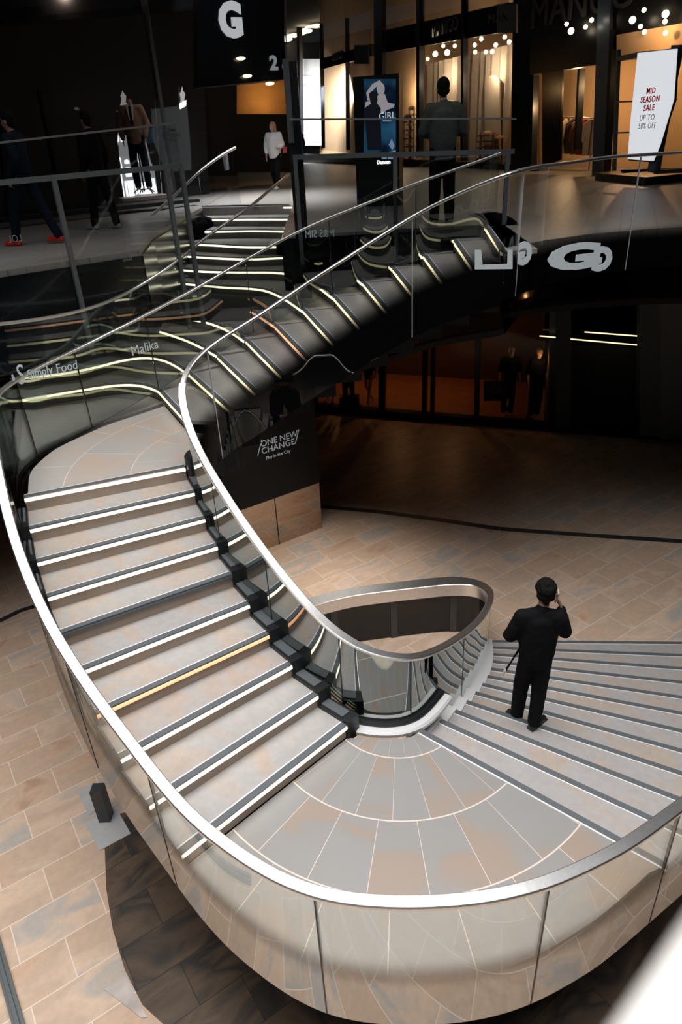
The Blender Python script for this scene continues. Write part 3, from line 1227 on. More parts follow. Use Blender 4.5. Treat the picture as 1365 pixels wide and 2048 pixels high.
pts = innerp[iBend:nI + 1]
t = thing('void_guard', 'low guard with wide brushed steel cap curling behind the glass drum', 'guard rail', (pts[len(pts) // 2][0], pts[len(pts) // 2][1], 0))
link('cap_rail', rail_mesh([Vector((p[0], p[1], p[2])) for p in pts], band_w, .05), M['steel'], t, True)
ci = Vector((.6, 6.6, 0))
fs_ = []
for i, p in enumerate(pts):
    s = side(pts, i)
    P = Vector((p[0], p[1], p[2]))
    w_ = band_w(i / (len(pts) - 1)) / 2 - .01
    q, q2 = P + s * w_, P - s * w_
    q = q if (q - ci).length < (q2 - ci).length else q2
    fs_.append(Vector((q.x, q.y, p[2] - .01, p[2] - .20)))
link('cap_fascia', pane_mesh(fs_, .012), M['steel'], t, True)
cuts = [0, len(pts) // 4, len(pts) // 2, 3 * len(pts) // 4, len(pts) - 1]
for a, b in zip(cuts, cuts[1:]):
    link('guard_panel', pane_mesh([Vector((p[0], p[1], p[2] - .05, .01)) for p in pts[a:b + 1]], .03), M['black'], t, True)
for c in cuts[1:-1]:
    bm = BM()
    p = pts[c]
    s = side(pts, c)
    obox(bm, (p[0] + s.x * .0, p[1] + s.y * .0, p[2] / 2 - .03), s, Vector((-s.y, s.x, 0)), (0, 0, 1), .07, .10, p[2] - .07)
    link('guard_post', bm, M['steeldk'], t)

# ------------------------------------------------------------------ mirror-clad pier with the black sign panel
pr, pl_, = at(645, 1055, 0), at(500, 1112, 0)
fd = (pr - pl_).normalized()
pl_ = pr - fd * 1.95
nb = Vector((-fd.y, fd.x))
bk = 1.3
t = thing('stair_pier', 'bronze mirror-clad pier carrying the stair, black sign panel on its upper half', 'pier', (*((pl_ + pr) / 2), 0))
bm = BM()
prism(bm, [pl_, pr, pr + nb * bk, pl_ + nb * bk], 0, 3.0)
link('pier_core', bm, M['mirror'], t)
bm = BM()
f = nb * -.014
prism(bm, [pl_ + f, pr + f + fd * .01, pr + fd * .01 + nb * .3, pl_ + nb * .0], .98, 3.0)
link('sign_panel', bm, M['blackmatt'], t)
bm = BM()
c = pl_.lerp(pr, .5)
obox(bm, (c.x + f.x * .5, c.y + f.y * .5, .49), (fd.x, fd.y, 0), (nb.x, nb.y, 0), (0, 0, 1), .008, .012, 1.08)
link('cladding_joint', bm, M['blackmatt'], t)
fd3, nb3 = Vector((fd.x, fd.y, 0)), Vector((nb.x, nb.y, 0))


def on_pier(px, py):
    """world point on the pier's front face seen at a pixel"""
    d = ray(px, py)
    o0 = Vector((0, 0, CAMZ))
    n_ = nb3
    tt = (Vector((pl_.x, pl_.y, 0)) - nb3 * .02 - o0).dot(n_) / d.dot(n_)
    return o0 + d * tt


L1, L2, L3 = on_pier(560, 878), on_pier(556, 893), on_pier(556, 908)
sz = (on_pier(594, 870) - on_pier(527, 890)).length
place_text('sign_text', 'ONE NEW', sz * .235, on_pier(559, 878), fd3, M['letterdim'], t, spacing=1.0)
place_text('sign_text', 'CHANGE', sz * .235, on_pier(557, 893), fd3, M['letterdim'], t, spacing=1.05)
place_text('sign_text', 'Play in the City', sz * .12, on_pier(557, 909), fd3, M['letterdim'], t)
for a, b in (((524, 879), (516, 911)), ((598, 859), (591, 888))):
    bm = BM()
    p, q = on_pier(*a), on_pier(*b)
    beam(bm, p, q, .008, .014)
    link('sign_slash', bm, M['letterdim'], t)

# small support post and plate under the stair at the left
t = thing('support_post', 'short dark steel post on a pale stone plate under the left side of the stair', 'post', (*at(215, 1640, 0), 0))
c = at(213, 1640, 0)
bm = BM()
prism(bm, [(c.x - .07, c.y - .04), (c.x + .06, c.y - .04), (c.x + .06, c.y + .09), (c.x - .07, c.y + .09)], 0.006, .5)
link('post', bm, M['steeldk'], t)
bm = BM()
q = [at(*p, 0) for p in [(155, 1585), (190, 1565), (215, 1600), (178, 1632)]]
prism(bm, q, 0.001, .007)
q = [at(*p, 0) for p in [(170, 1648), (232, 1615), (262, 1668), (200, 1702)]]
prism(bm, q, 0.0065, .009)
link('stone_plate', bm, plain('pale_grey_stone', (.42, .42, .42), .6, noise=.1, nscale=6), t)
bm = BM()
q = [at(*p, 0) for p in [(209, 1980), (252, 1952), (295, 2036), (284, 2037)]]
prism(bm, q, 0.0065, .010)
o = tag(recentre(link('paving_patch', bm, plain('pale_patch_stone', (.50, .44, .41), .6, noise=.25, nscale=5))), 'pale wedge-shaped replacement slab in the paving at the bottom left', 'paving slab')

# steel framed glass screen foot at the lower left corner
p0, p1 = at(-2, 1905, 0), at(42, 2060, 0)
d = (p1 - p0).normalized()
p0, p1 = p0 - d * .5, p1 + d * 1.0
nrm = Vector((-d.y, d.x))
t = thing('glass_screen', 'dark steel framed screen foot standing on the floor in the bottom left corner', 'screen', (*((p0 + p1) / 2), 0))
bm = BM()
beam(bm, (p0.x, p0.y, .04), (p1.x, p1.y, .04), .09, .08)
beam(bm, (p0.x - .0, p0.y, .10), (p1.x, p1.y, .10), .03, .05)
link('frame', bm, M['grail'], t)

# blurred pale rail right in front of the viewer
rp0, rp1 = atY(1400, 1800, .30), atY(1130, 2200, .25)
bm = BM()
a = CAMZ + 0
pa = Vector((0, 0, CAMZ)) + ray(1480, 2015).normalized() * .36
pb = Vector((0, 0, CAMZ)) + ray(1370, 2185).normalized() * .36
dd = (pb - pa).normalized()
pa -= dd * .5
pb += dd * .4
tube(bm, [pa, pb], .03, 20)
o = tag(recentre(link('balcony_rail', bm, plain('white_rail_paint', (.82, .79, .77), .5), None, True)), 'out-of-focus white rail close to the viewer in the bottom right corner', 'rail')

# ================================================================== GUARDS OF THE UPPER CONCOURSE
def guard(name, label, A, B, zr, ztop, zbot, posts, panes, post_len):
    """straight guard: grey mid rail on posts, glass rising above it with a thin steel top edge"""
    A, B = Vector(A), Vector(B)
    t = thing(name, label, 'balustrade', (*((A + B) / 2), zbot))
    d = (B - A).normalized()
    n = Vector((d.y, -d.x))
    if n.y > 0:
        n = -n
    bm = BM()
    beam(bm, (A.x, A.y, zr[0] - .03), (B.x, B.y, zr[1] - .03), .05, .06)
    link('mid_rail', bm, M['grail'], t)
    bm = BM()
    beam(bm, (A.x, A.y, ztop[0]), (B.x, B.y, ztop[1]), .022, .022)
    link('top_edge', bm, M['steel'], t)
    for a, b in zip(panes, panes[1:]):
        p, q = A.lerp(B, a + .002), A.lerp(B, b - .002)
        za, zb = [zr[0] + (ztop[0] - zr[0]) * 1, 0], 0
        bm = pane_mesh([Vector((p.x, p.y, ztop[0] + (ztop[1] - ztop[0]) * a, zbot)), Vector((q.x, q.y, ztop[0] + (ztop[1] - ztop[0]) * b, zbot))], .014)
        link('glass_panel', bm, M['glass_guard'], t)
    for f in posts:
        p = A.lerp(B, f) + n * .03
        z1 = zr[0] + (zr[1] - zr[0]) * f
        bm = BM()
        obox(bm, (p.x, p.y, z1 - .06 - post_len / 2), (d.x, d.y, 0), (n.x, n.y, 0), (0, 0, 1), .055, .05, post_len)
        link('post', bm, M['grail'], t)
    return t


GL0, GL1 = Vector((-3.90, 8.48)), Vector((-1.88, 10.28))
gd = (GL1 - GL0)
GLs = GL0 - gd * .8


def fr(px, py, z):
    r_ = ray(px, py)
    u, v = GL1 - GLs, Vector((r_.x, r_.y))
    # GLs + f u = t v
    det = u.x * -v.y + v.x * u.y
    return (-GLs.x * -v.y + v.x * -GLs.y) / det


guard('concourse_guard', 'grey post-and-glass guard along the dark left walkway', GLs, GL1, (6.35, 6.435), (6.60, 6.90), ZC - .95,
      [fr(103, 348, 6.4), fr(327, 326, 6.42), .995], [0, .35, fr(85, 350, 6.4), .80, 1], 2.1)
guard('concourse_guard', 'grey post-and-glass guard in front of the man standing on the concourse', (atY(585, 300, 10.42).x, 10.42), (atY(1030, 290, 10.42).x, 10.42), (6.46, 6.385), (6.875, 6.74), ZC - .25,
      [.01, .46, .97], [0, .46, 1], 1.35)
cxx = atY(592, 300, 10.5).x
t = thing('steel_column', 'tall narrow dark steel column at the corner between the two walkways', 'column', (cxx, 10.5, 4.6))
bm = BM()
box(bm, cxx - .09, 10.50, 4.55, cxx + .09, 10.66, 7.52)
link('shaft', bm, M['block'], t)
bm = BM()
box(bm, cxx - .09, 10.47, 6.6, cxx - .01, 10.50, 7.55)
link('cover_plate', bm, M['grail'], t)

# rail crossing in front of the reflected stair
PR = [(578, 347, 6.10), (545, 373, 5.98), (500, 412, 5.8), (450, 445, 5.62), (400, 480, 5.44), (359, 516, 5.27), (318, 546, 5.14), (277, 571, 5.02), (225, 598, 4.9), (169, 618, 4.8), (85, 635, 4.72), (0, 645, 4.66), (-40, 648, 4.62)]
PRp = [pw(*p) for p in PR if p[0] > 290]
for x_, y_, Y_ in ((277, 571, 9.75), (225, 598, 9.15), (169, 618, 8.7), (85, 635, 8.1), (0, 645, 7.6), (-40, 648, 7.4)):
    q = atY(x_, y_, Y_)
    PRp.append((q.x, q.y, q.z))
path = smooth_path(PRp, .08, .25)
t = thing('glass_balustrade', 'thin-railed balustrade crossing in front of the dim reflected stair at upper left', 'balustrade', (path[len(path) // 2][0], path[len(path) // 2][1], 4.3))
link('handrail', rail_mesh(path, .045, .035), M['steel'], t, True)
n3 = len(path)
for a, b in ((0, n3 // 3), (n3 // 3, 2 * n3 // 3), (2 * n3 // 3, n3 - 1)):
    link('glass_panel', pane_mesh([Vector((p[0], p[1], p[2] - .03, p[2] - .75)) for p in path[a:b + 1]]), M['glass_guard'], t, True)
# far curved balustrade by the walking woman
PR = [(300, 430, 5.75), (345, 393, 5.95), (395, 343, 6.25), (425, 320, 6.35), (450, 303, 6.42), (470, 293, 6.46)]
pp = []
for i, (x, y, z) in enumerate(PR):
    q = atY(x, y, 15.2 + i * .25)
    pp.append((q.x, q.y, q.z))
path = smooth_path(pp, .1, .2)
t = thing('glass_balustrade', 'short curved balustrade at the head of the dim stair, left of the woman in white', 'balustrade', (pp[3][0], pp[3][1], ZC))
link('handrail', rail_mesh(path, .06, .05), M['steel'], t, True)
half = len(path) // 2
for a, b in ((0, half), (half, len(path) - 1)):
    link('glass_panel', pane_mesh([Vector((p[0], p[1], p[2] - .05, max(4.9, min(ZC, p[2] - .9)))) for p in path[a:b + 1]]), M['glass_guard'], t, True)


# ================================================================== UPPER SHOPS
class Plane:
    def __init__(s, A, B):
        s.A, s.B = Vector((A[0], A[1], 0)), Vector((B[0], B[1], 0))
        s.d = (s.B - s.A).normalized()
        s.n = Vector((s.d.y, -s.d.x, 0))
        if s.n.dot(s.A) > 0:
            s.n = -s.n                      # towards the viewer

    def hit(s, px, py, back=0.0):
        d = ray(px, py)
        o = Vector((0, 0, CAMZ))
        q = s.A - s.n * back
        return o + d * ((q - o).dot(s.n) / d.dot(s.n))

    def slab(s, bm, pix, back=0.0, th=.05, mi=0):
        P = [s.hit(x, y, back) for x, y in pix]
        f = [bm.verts.new(p) for p in P]
        g = [bm.verts.new(p - s.n * th) for p in P]
        n = len(P)
        fs = [bm.faces.new(f), bm.faces.new(g[::-1])]
        for i in range(n):
            fs.append(bm.faces.new((f[i], g[i], g[(i + 1) % n], f[(i + 1) % n])))
        for q in fs:
            q.material_index = mi
        bmesh.ops.recalc_face_normals(bm, faces=fs)
        return bm

    def bar(s, bm, p, q, w, th=.12, back=0.0):
        a, b = s.hit(*p, back), s.hit(*q, back)
        d = (b - a)
        L_ = d.length
        d.normalize()
        sd = d.cross(s.n).normalized()
        return obox(bm, (a + b) / 2 - s.n * th / 2, d, sd, s.n, L_, w, th)


def rect(x0, y0, x1, y1):
    return [(x0, y0), (x1, y0), (x1, y1), (x0, y1)]


def pxY(px, Y):
    p = atY(px, 280, Y)
    return (p.x, p.y)


M['warmwall'] = plain('warm_plaster', (.62, .40, .22), .8, noise=.08, nscale=1)
M['cream'] = plain('cream_curtain', (.78, .68, .57), .85, noise=.05, nscale=2)
M['wood'] = plain('oak_display', (.42, .22, .10), .5, noise=.2, nscale=8)
M['frame'] = plain('black_frame', (.012, .014, .018), .3, .3)
M['framebl'] = plain('blue_grey_frame', (.07, .10, .14), .35, .3)
M['lamp'] = emit('lamp_glow', (1, .80, .55), 9)
M['ceil_lamp'] = emit('ceiling_light_glow', (1, .83, .50), 2.2)
M['signwhite'] = emit('lit_sign_face', (.80, .83, .88), .78)
M['red'] = plain('red_letter', (.65, .015, .03), .5)
M['greyl'] = plain('grey_letter', (.30, .28, .33), .5)

FP = Plane(pxY(690, 42), pxY(1014, 26))
ms = thing('fashion_shopfront', 'long glazed shopfront with warm lit curtains behind, across the concourse', 'shopfront', (*FP.hit(860, 320)[:2], ZC))
bm = BM()
FP.slab(bm, [(560, 306), (1080, 332), (1080, 352), (560, 342)], -.05, .3)
link('plinth', bm, M['frame'], ms)
for (x0, yt, x1, yt1) in ((608, 60, 640, 50), (640, 50, 690, 38), (692, 38, 742, 22), (772, 14, 830, 6), (842, 2, 925, -20), (927, -20, 1018, -45)):
    bm = BM()
    FP.slab(bm, [(x0, yt), (x1, yt1), (x1 + .0, 300 + (x1 - 640) * .075), (x0, 300 + (x0 - 640) * .075)], 0, .02)
    link('glass_panel', bm, M['glass_shop'], ms)
for p, q, w in (((596, 55), (600, 292), .55), ((640, 48), (644, 296), .12), ((691, 36), (693, 300), .12), ((756, -5), (757, 306), 1.0), ((836, -5), (836, 315), .32), ((925, -15), (924, 322), .16), ((1050, -60), (1042, 335), 1.25)):
    bm = BM()
    FP.bar(bm, p, q, w, .2, -.06)
    link('mullion', bm, M['frame'], ms)
bm = BM()
FP.slab(bm, [(640, 118), (742, 88), (742, 112), (640, 140)], .02, .2)
FP.slab(bm, [(772, 60), (1018, 5), (1018, 62), (772, 105)], .02, .2)
link('transom', bm, M['frame'], ms)
for s_, (cx, cy), h, d_ in (('MANGO', (890, 55), 30, (0, 0)), ('MANGO', (676, 112), 17, (0, 0)), ('MANGO', (1165, 8), 34, (0, 0))):
    if cx > 1100:
        continue
    c = FP.hit(cx, cy, -.08)
    hgt = (FP.hit(cx, cy - h / 2) - FP.hit(cx, cy + h / 2)).length
    place_text('sign_text', s_, hgt * 1.25, c, -FP.d if FP.d.x < 0 else FP.d, M['grail'], ms, ext=.03)
# interior
it = thing('window_display', 'tall cream curtains with arched folds in the warm lit shop window', 'shop display', (*FP.hit(930, 300, .9)[:2], ZC))
for pix in ([(843, 132), (923, 118), (923, 318), (843, 312)], [(928, 112), (1016, 98), (1016, 326), (928, 320)]):
    bm = BM()
    a, b = FP.hit(*pix[3], .8), FP.hit(*pix[2], .8)
    zt = FP.hit(*pix[0], .8).z
    n_ = 40
    rows = []
    for i in range(n_ + 1):
        p = a.lerp(b, i / n_) + FP.n * (.06 * math.sin(i * 1.1) + .04 * math.sin(i * .37))
        rows.append([bm.verts.new((p.x, p.y, ZC + .02)), bm.verts.new((p.x, p.y, zt))])
    for r0, r1 in zip(rows, rows[1:]):
        bm.faces.new((r0[0], r1[0], r1[1], r0[1]))
    bmesh.ops.solidify(bm, geom=bm.faces[:], thickness=.02)
    link('curtain', bm, M['cream'], it, True)
for (x, y0, y1, w) in ((900, 200, 315, 36), (985, 150, 325, 30)):
    bm = BM()
    P = [(x - w / 2, y1)] + [(x - math.cos(i * PI / 10) * w / 2, y0 + w * .7 - math.sin(i * PI / 10) * w * .7) for i in range(11)] + [(x + w / 2, y1)]
    FP.slab(bm, P, .62, .05)
    link('arch', bm, plain('arch_plaster', (.55, .45, .36), .8), it)
bm = BM()
FP.slab(bm, [(640, 0), (840, -40), (840, 330), (640, 312)], 1.6, .1)
FP.slab(bm, [(840, -40), (1090, -80), (1090, 345), (840, 330)], 1.8, .1)
link('back_wall', bm, M['warmwall'], ms)
for (x, y, w, h, c) in ((815, 262, 14, 60, 'wood'), (824, 250, 10, 70, 'cream'), (905, 268, 18, 50, 'wood'), (975, 285, 26, 40, 'wood'), (1000, 290, 12, 30, 'wood')):
    st = thing('display_stand', {815: 'slatted wooden stand in the window left of the standing man', 824: 'pale slatted stand just left of the standing man, by the wooden one', 905: 'wooden stand with shoes right of the standing man in the window', 975: 'low wooden crate stand in the right part of the window', 1000: 'smallest wooden stand at the right end of the curtained window'}[x], 'display stand', (*FP.hit(x, y + h / 2, .4)[:2], ZC))
    a, b = FP.hit(x - w / 2, y, .4), FP.hit(x + w / 2, y, .4)
    zt = FP.hit(x, y - h / 2, .4).z
    nsl = 6
    for i in range(nsl):
        z0 = ZC + .05 + (zt - ZC) * i / nsl
        bm = BM()
        beam(bm, (a.x, a.y, z0 + .05), (b.x, b.y, z0 + .05), .35, .05)
        link('shelf', bm, M[c], st)
    for e in (a, b):
        bm = BM()
        beam(bm, (e.x, e.y, ZC), (e.x, e.y, zt), .04, .35)
        link('upright', bm, M[c], st)
    bm = BM()
    m_ = (a + b) / 2
    ball(bm, (m_.x, m_.y, zt - .02), .10, 10, (1.6, .8, .8))
    sh = tag(recentre(link('shoe', bm, plain('tan_leather', (.5, .3, .2), .5), None, True)), 'tan shoe on top of the ' + {815: 'slatted wooden stand left of the standing man', 824: 'pale slatted stand beside the standing man', 905: 'wooden stand right of the standing man', 975: 'low crate stand in the right part of the window', 1000: 'smallest stand at the right end of the window'}[x], 'shoe')
for i, (x, y) in enumerate(((871, 108), (887, 92), (856, 118), (895, 105), (910, 92), (950, 90), (963, 78), (985, 103), (1010, 74), (972, 104), (992, 90), (951, 104), (1019, 84))):
    bm = BM()
    p = FP.hit(x, y, .5)
    r_ = .10 if i in (0, 3) else .065
    ball(bm, p, r_, 10)
    o = tag(recentre(link('spotlight', bm, M['lamp'], None, True)), 'small glowing ceiling spotlight above the cream curtains', 'spotlight', 'spotlights above the curtained window')
for x, y in ((700, 200), (800, 190), (885, 150), (980, 140)):
    p = FP.hit(x, y, .3 if x > 840 else .8)
    point('shop_light', p, 80 if x > 750 else 20, (1, .76, .50), .2)
# pale daylit street building seen past the end of the shop
t = thing('street_building', 'pale daylit stone building seen at the far end of the passage', 'building', (*pxY(618, 50), ZC))
bm = BM()
q = Plane(pxY(560, 52), pxY(700, 50))
q.slab(bm, rect(604, 118, 640, 291), 0, .3)
for i in range(7):
    q.slab(bm, rect(604, 150 + i * 20, 640, 151.2 + i * 20), -.03, .03, 1)
link('stone_wall', bm, [plain('pale_ashlar', (.75, .75, .73), .7), plain('ashlar_joint', (.35, .35, .34), .8)], t)
bm = BM()
q.slab(bm, rect(641, 120, 668, 291), 0, .3)  # pale reflection in the shop glass, put in as a panel behind it
link('reflection_panel_pale', bm, plain('painted_pale_reflection', (.55, .56, .56), .7), t)
bm = BM()
q.slab(bm, rect(668, 150, 742, 291), .5, .3)  # green-brown reflection in the shop glass, painted on a panel behind it
link('reflection_panel_green', bm, plain('painted_green_reflection', (.36, .33, .22), .8, noise=.5, nscale=1.5), t)
c = pxY(640, 47)
area('street_daylight', (c[0] + 1, c[1] - 1.5, 9.5), 6, 2, 1500, (.95, .97, 1), (math.radians(65), 0, 0), spread=1.6)

# projecting blade signs
t = thing('blade_sign', 'small grey projecting sign with shop name high on the dark column', 'sign', tuple(FP.hit(1013, 66, -.6)))
bm = BM()
FP.slab(bm, rect(994, 8, 1033, 66), -.6, .06)
link('board', bm, plain('grey_board', (.10, .11, .12), .5), t)
place_text('sign_text', 'MANGO', .30, FP.hit(1013, 37, -.63), Vector((1, 0, 0)), M['blackmatt'], t)
t = thing('blade_sign', 'small dim projecting sign above the advertising screen', 'sign', tuple(FP.hit(724, 125, -.6)))
bm = BM()
FP.slab(bm, rect(709, 90, 737, 128), -.6, .06)
link('board', bm, plain('dim_board', (.05, .055, .055), .5), t)

# ceiling lights of the passage
for i, (x0, y0, x1, y1) in enumerate(((745, 8, 775, 2), (676, 35, 706, 27), (622, 55, 645, 49), (578, 74, 598, 68))):
    a, b = [Vector((*(lambda r_: (r_.x / r_.z * 7.6, r_.y / r_.z * 7.6))(ray(x, y)), 14.2)) for x, y in ((x0, y0), (x1, y1))]
    bm = BM()
    beam(bm, a, b, 1.1, .06)
    tag(recentre(link('ceiling_light', bm, M['ceil_lamp'])), 'yellow strip light in the passage ceiling, ' + ['nearest the top edge of the photo', 'second from the top right', 'third from the top right', 'lowest and farthest'][i], 'ceiling light')
for i, (x, y) in enumerate(((724, 18), (662, 43), (610, 62), (571, 79))):
    r_ = ray(x, y)
    c = Vector((r_.x / r_.z * 7.6, r_.y / r_.z * 7.6, 14.2))
    bm = BM()
    ball(bm, c, .42, 12, (1.4, 1.4, .35))
    tag(recentre(link('downlight', bm, M['lamp'], None, True)), 'round bright downlight in the passage ceiling, ' + ['nearest, right of the others', 'second from the right', 'third from the right', 'farthest, at the black sign wall'][i], 'downlight')

# advertising totem
TP = Plane(pxY(710, 14.6), pxY(800, 14.3))
t = thing('advertising_totem', 'tall black advertising screen standing on the concourse left of the man', 'display screen', (*TP.hit(756, 380)[:2], ZC))
a, b = TP.hit(711, 300), TP.hit(799, 300)
zt = TP.hit(755, 150).z
back = -TP.n * .28
bm = BM()
prism(bm, [a[:2], b[:2], (b + back)[:2], (a + back)[:2]], ZC, zt)
link('casing', bm, M['block'], t)


def art(nt, b):
    pass


m, nt, b_ = newmat('poster_image')
g = N(nt, 'ShaderNodeNewGeometry')
nz = N(nt, 'ShaderNodeTexNoise')
nz.inputs['Scale'].default_value = 1.6
nt.links.new(g.outputs['Position'], nz.inputs['Vector'])
rp = N(nt, 'ShaderNodeValToRGB')
rp.color_ramp.elements[0].position = .42
rp.color_ramp.elements[0].color = (.005, .02, .05, 1)
rp.color_ramp.elements[1].position = .66
rp.color_ramp.elements[1].color = (.05, .22, .42, 1)
nt.links.new(nz.outputs['Fac'], rp.inputs['Fac'])
nt.links.new(rp.outputs['Color'], b_.inputs['Emission Color'])
b_.inputs['Base Color'].default_value = (.01, .01, .02, 1)
b_.inputs['Emission Strength'].default_value = .3
b_.inputs['Roughness'].default_value = .1
bm = BM()
TP.slab(bm, rect(728, 158, 792, 312), -.012, .01)
link('screen', bm, m, t)
skin_e = emit('poster_pale', (.45, .42, .45), .45)
skin_d = emit('poster_dark', (.01, .012, .02), .3)
bm = BM()


def blob(cx, cy, rx, ry, n=18, rot=0):
    return [(cx + math.cos(i * 2 * PI / n) * rx * math.cos(rot) - math.sin(i * 2 * PI / n) * ry * math.sin(rot), cy + math.cos(i * 2 * PI / n) * rx * math.sin(rot) + math.sin(i * 2 * PI / n) * ry * math.cos(rot)) for i in range(n)]


TP.slab(bm, blob(762, 178, 8, 13), -.018, .004)
TP.slab(bm, [(758, 188), (770, 188), (776, 205), (790, 208), (788, 215), (774, 220), (766, 228), (756, 218), (738, 212), (730, 216), (732, 204), (752, 198)], -.0175, .004)
TP.slab(bm, [(735, 200), (733, 185), (745, 168), (760, 160), (764, 166), (750, 176), (741, 188), (741, 202)], -.017, .004)
link('portrait', bm, skin_e, t)
bm = BM()
TP.slab(bm, [(738, 188), (744, 182), (752, 186), (756, 198), (754, 206), (762, 216), (762, 240), (764, 300), (736, 300), (730, 230), (732, 214), (742, 208)], -.022, .004)
link('silhouette', bm, skin_d, t)
gt = emit('poster_letter', (.6, .72, .8), .6)
place_text('screen_text', 'GIRL', .155, TP.hit(775, 232, -.03), -TP.d if TP.d.x < 0 else TP.d, gt, t, ext=.002)
bm = BM()
TP.slab(bm, rect(766, 240, 783, 243), -.02, .003)
TP.slab(bm, rect(764, 310, 774, 318), -.02, .003)
TP.slab(bm, [(776, 305), (792, 300), (792, 318), (776, 318)], -.02, .003)
TP.slab(bm, [(778, 290), (784, 277), (790, 292), (785, 300)], -.02, .003)
link('product_image', bm, emit('poster_blue_product', (.25, .35, .55), .5), t)
place_text('screen_text', 'Duncan', .085, TP.hit(768, 324.5, -.02), -TP.d if TP.d.x < 0 else TP.d, emit('white_logo', (1, 1, 1), 1.2), t, ext=.002, bold=.004)

# ---- dark entrance and corner shop on the right
EP = Plane(pxY(1080, 22.5), pxY(1210, 20.2))
t = thing('shop_entrance', 'dark shop entrance with orange lit interior and clothes rails inside', 'shopfront', (*EP.hit(1140, 350)[:2], ZC))
bm = BM()
EP.slab(bm, [(1060, -120), (1365, -170), (1365, 70), (1230, 100), (1190, 130), (1060, 150)], .0, .25)
link('fascia', bm, M['frame'], t)
for p, q, w, mk in (((1210, -20), (1196, 352), .42, 'framebl'), ((1224, 60), (1208, 352), .10, 'frame'), ((1158, 138), (1150, 300), .08, 'frame')):
    bm = BM()
    EP.bar(bm, p, q, w, .2, -.1)
    link('door_frame' if mk != 'framebl' else 'corner_post', bm, M[mk], t)
bm = BM()
EP.slab(bm, [(1085, 130), (1126, 138), (1122, 320), (1085, 335)], .05, .05)
link('dark_glass', bm, M['black'], t)
bm = BM()
EP.slab(bm, [(1080, 90), (1400, 10), (1420, 370), (1080, 350)], 3.2, .1)
link('back_wall', bm, M['warmwall'], t)
place_text('sign_text', 'MANGO', 1.0, EP.hit(1160, 8, -.05), EP.d if EP.d.x > 0 else -EP.d, plain('dark_sign_letter', (.05, .05, .055), .4), t, ext=.03)
for x, y in ((1150, 190), (1290, 130), (1340, 130)):
    point('shop_light', EP.hit(x, y, 1.6), 75, (1, .62, .30), .2)
cols = [(.25, .03, .03), (.05, .03, .03), (.30, .2, .12), (.4, .32, .25), (.08, .06, .06), (.18, .10, .07), (.35, .05, .04), (.12, .1, .09)]
rl = thing('clothes_rail', 'clothes rail standing inside the dark shop entrance', 'clothes rail', (*EP.hit(1150, 320, 1.6)[:2], ZC))
a, b = EP.hit(1100, 232, 1.6), EP.hit(1190, 236, 1.6)
bm = BM()
tube(bm, [(a.x, a.y, ZC), a, b, (b.x, b.y, ZC)], .02, 8)
link('rail_tube', bm, M['grail'], rl)


def garment(bm, p, d, w, h, th=.05):
    n = Vector((-d.y, d.x, 0))
    z = Vector((0, 0, 1))
    pts = [(-.5, -.14), (-.14, -.02), (.14, -.02), (.5, -.14), (.62, -.62), (.46, -.64), (.38, -.3), (.42, -1), (-.42, -1), (-.38, -.3), (-.46, -.64), (-.62, -.62)]
    f = [bm.verts.new(p + d * w * x + z * h * y + n * th) for x, y in pts]
    g = [bm.verts.new(p + d * w * x + z * h * y - n * th) for x, y in pts]
    k = len(pts)
    fs = [bm.faces.new(f), bm.faces.new(g[::-1])]
    for i in range(k):
        fs.append(bm.faces.new((f[i], g[i], g[(i + 1) % k], f[(i + 1) % k])))
    bmesh.ops.triangulate(bm, faces=fs[:2])
    bmesh.ops.recalc_face_normals(bm, faces=bm.faces)


names = ['dark red', 'near-black', 'brown', 'beige', 'charcoal', 'russet', 'scarlet', 'taupe']
dd = (b - a).normalized()
dperp = (dd * .5 + Vector((-dd.y, dd.x, 0))).normalized()
for i, c in enumerate(cols):
    p = a.lerp(b, (i + .5) / len(cols))
    bm = BM()
    garment(bm, p + Vector((0, 0, -.03)), dperp, .42, .95, .035)
    tube(bm, [p + Vector((0, 0, -.06)), p + Vector((0, 0, .03))], .008, 6)
    tag(recentre(link('garment', bm, plain('cloth_%s' % names[i].replace(' ', '_').replace('-', '_'), c, .9))), '%s jacket on the clothes rail inside the dark shop entrance' % names[i], 'garment')

CP = Plane(pxY(1225, 17.6), pxY(1312, 16.0))
CP2 = Plane(pxY(1312, 16.0), pxY(1420, 16.6))
t = thing('corner_display_window', 'glazed corner window with dark slanted frame at the right edge of the concourse', 'shop window', (*CP.hit(1290, 350)[:2], ZC))
bm = BM()
a, b, c = Vector(pxY(1200, 18.4)), Vector(pxY(1304, 15.9)), Vector(pxY(1440, 16.8))
prism(bm, [a, b, c, c + Vector((.3, 1.6)), b + Vector((.2, 1.8)), a + Vector((.9, .8))], ZC, ZC + .16)
link('plinth', bm, M['frame'], t)
for pl0, p, q, w in ((CP, (1235, 100), (1226, 342), .06), (CP, (1352, 90), (1302, 345), .26), (CP2, (1365, 100), (1318, 345), .08), (CP, (1236, 118), (1285, 108), .10), (CP2, (1314, 344), (1400, 340), .08), (CP, (1236, 204), (1260, 203), .03), (CP, (1230, 266), (1260, 265), .03)):
    bm = BM()
    pl0.bar(bm, p, q, w, .08)
    link('frame_bar', bm, M['framebl'] if w > .2 else M['grail'], t)
bm = BM()
CP2.slab(bm, [(1368, 120), (1440, 110), (1440, 340), (1320, 342)], .0, .02)
link('glass_panel', bm, M['glass_shop'], t)
sg = thing('sale_sign', 'tall white lit sale sign with red lettering in the corner window', 'sign', tuple(CP.hit(1285, 320, -.05)))
bm = BM()
CP.slab(bm, [(1276, 106), (1350, 98), (1343, 198), (1333, 233), (1316, 290), (1303, 322), (1256, 318), (1262, 240)], -.12, .07)
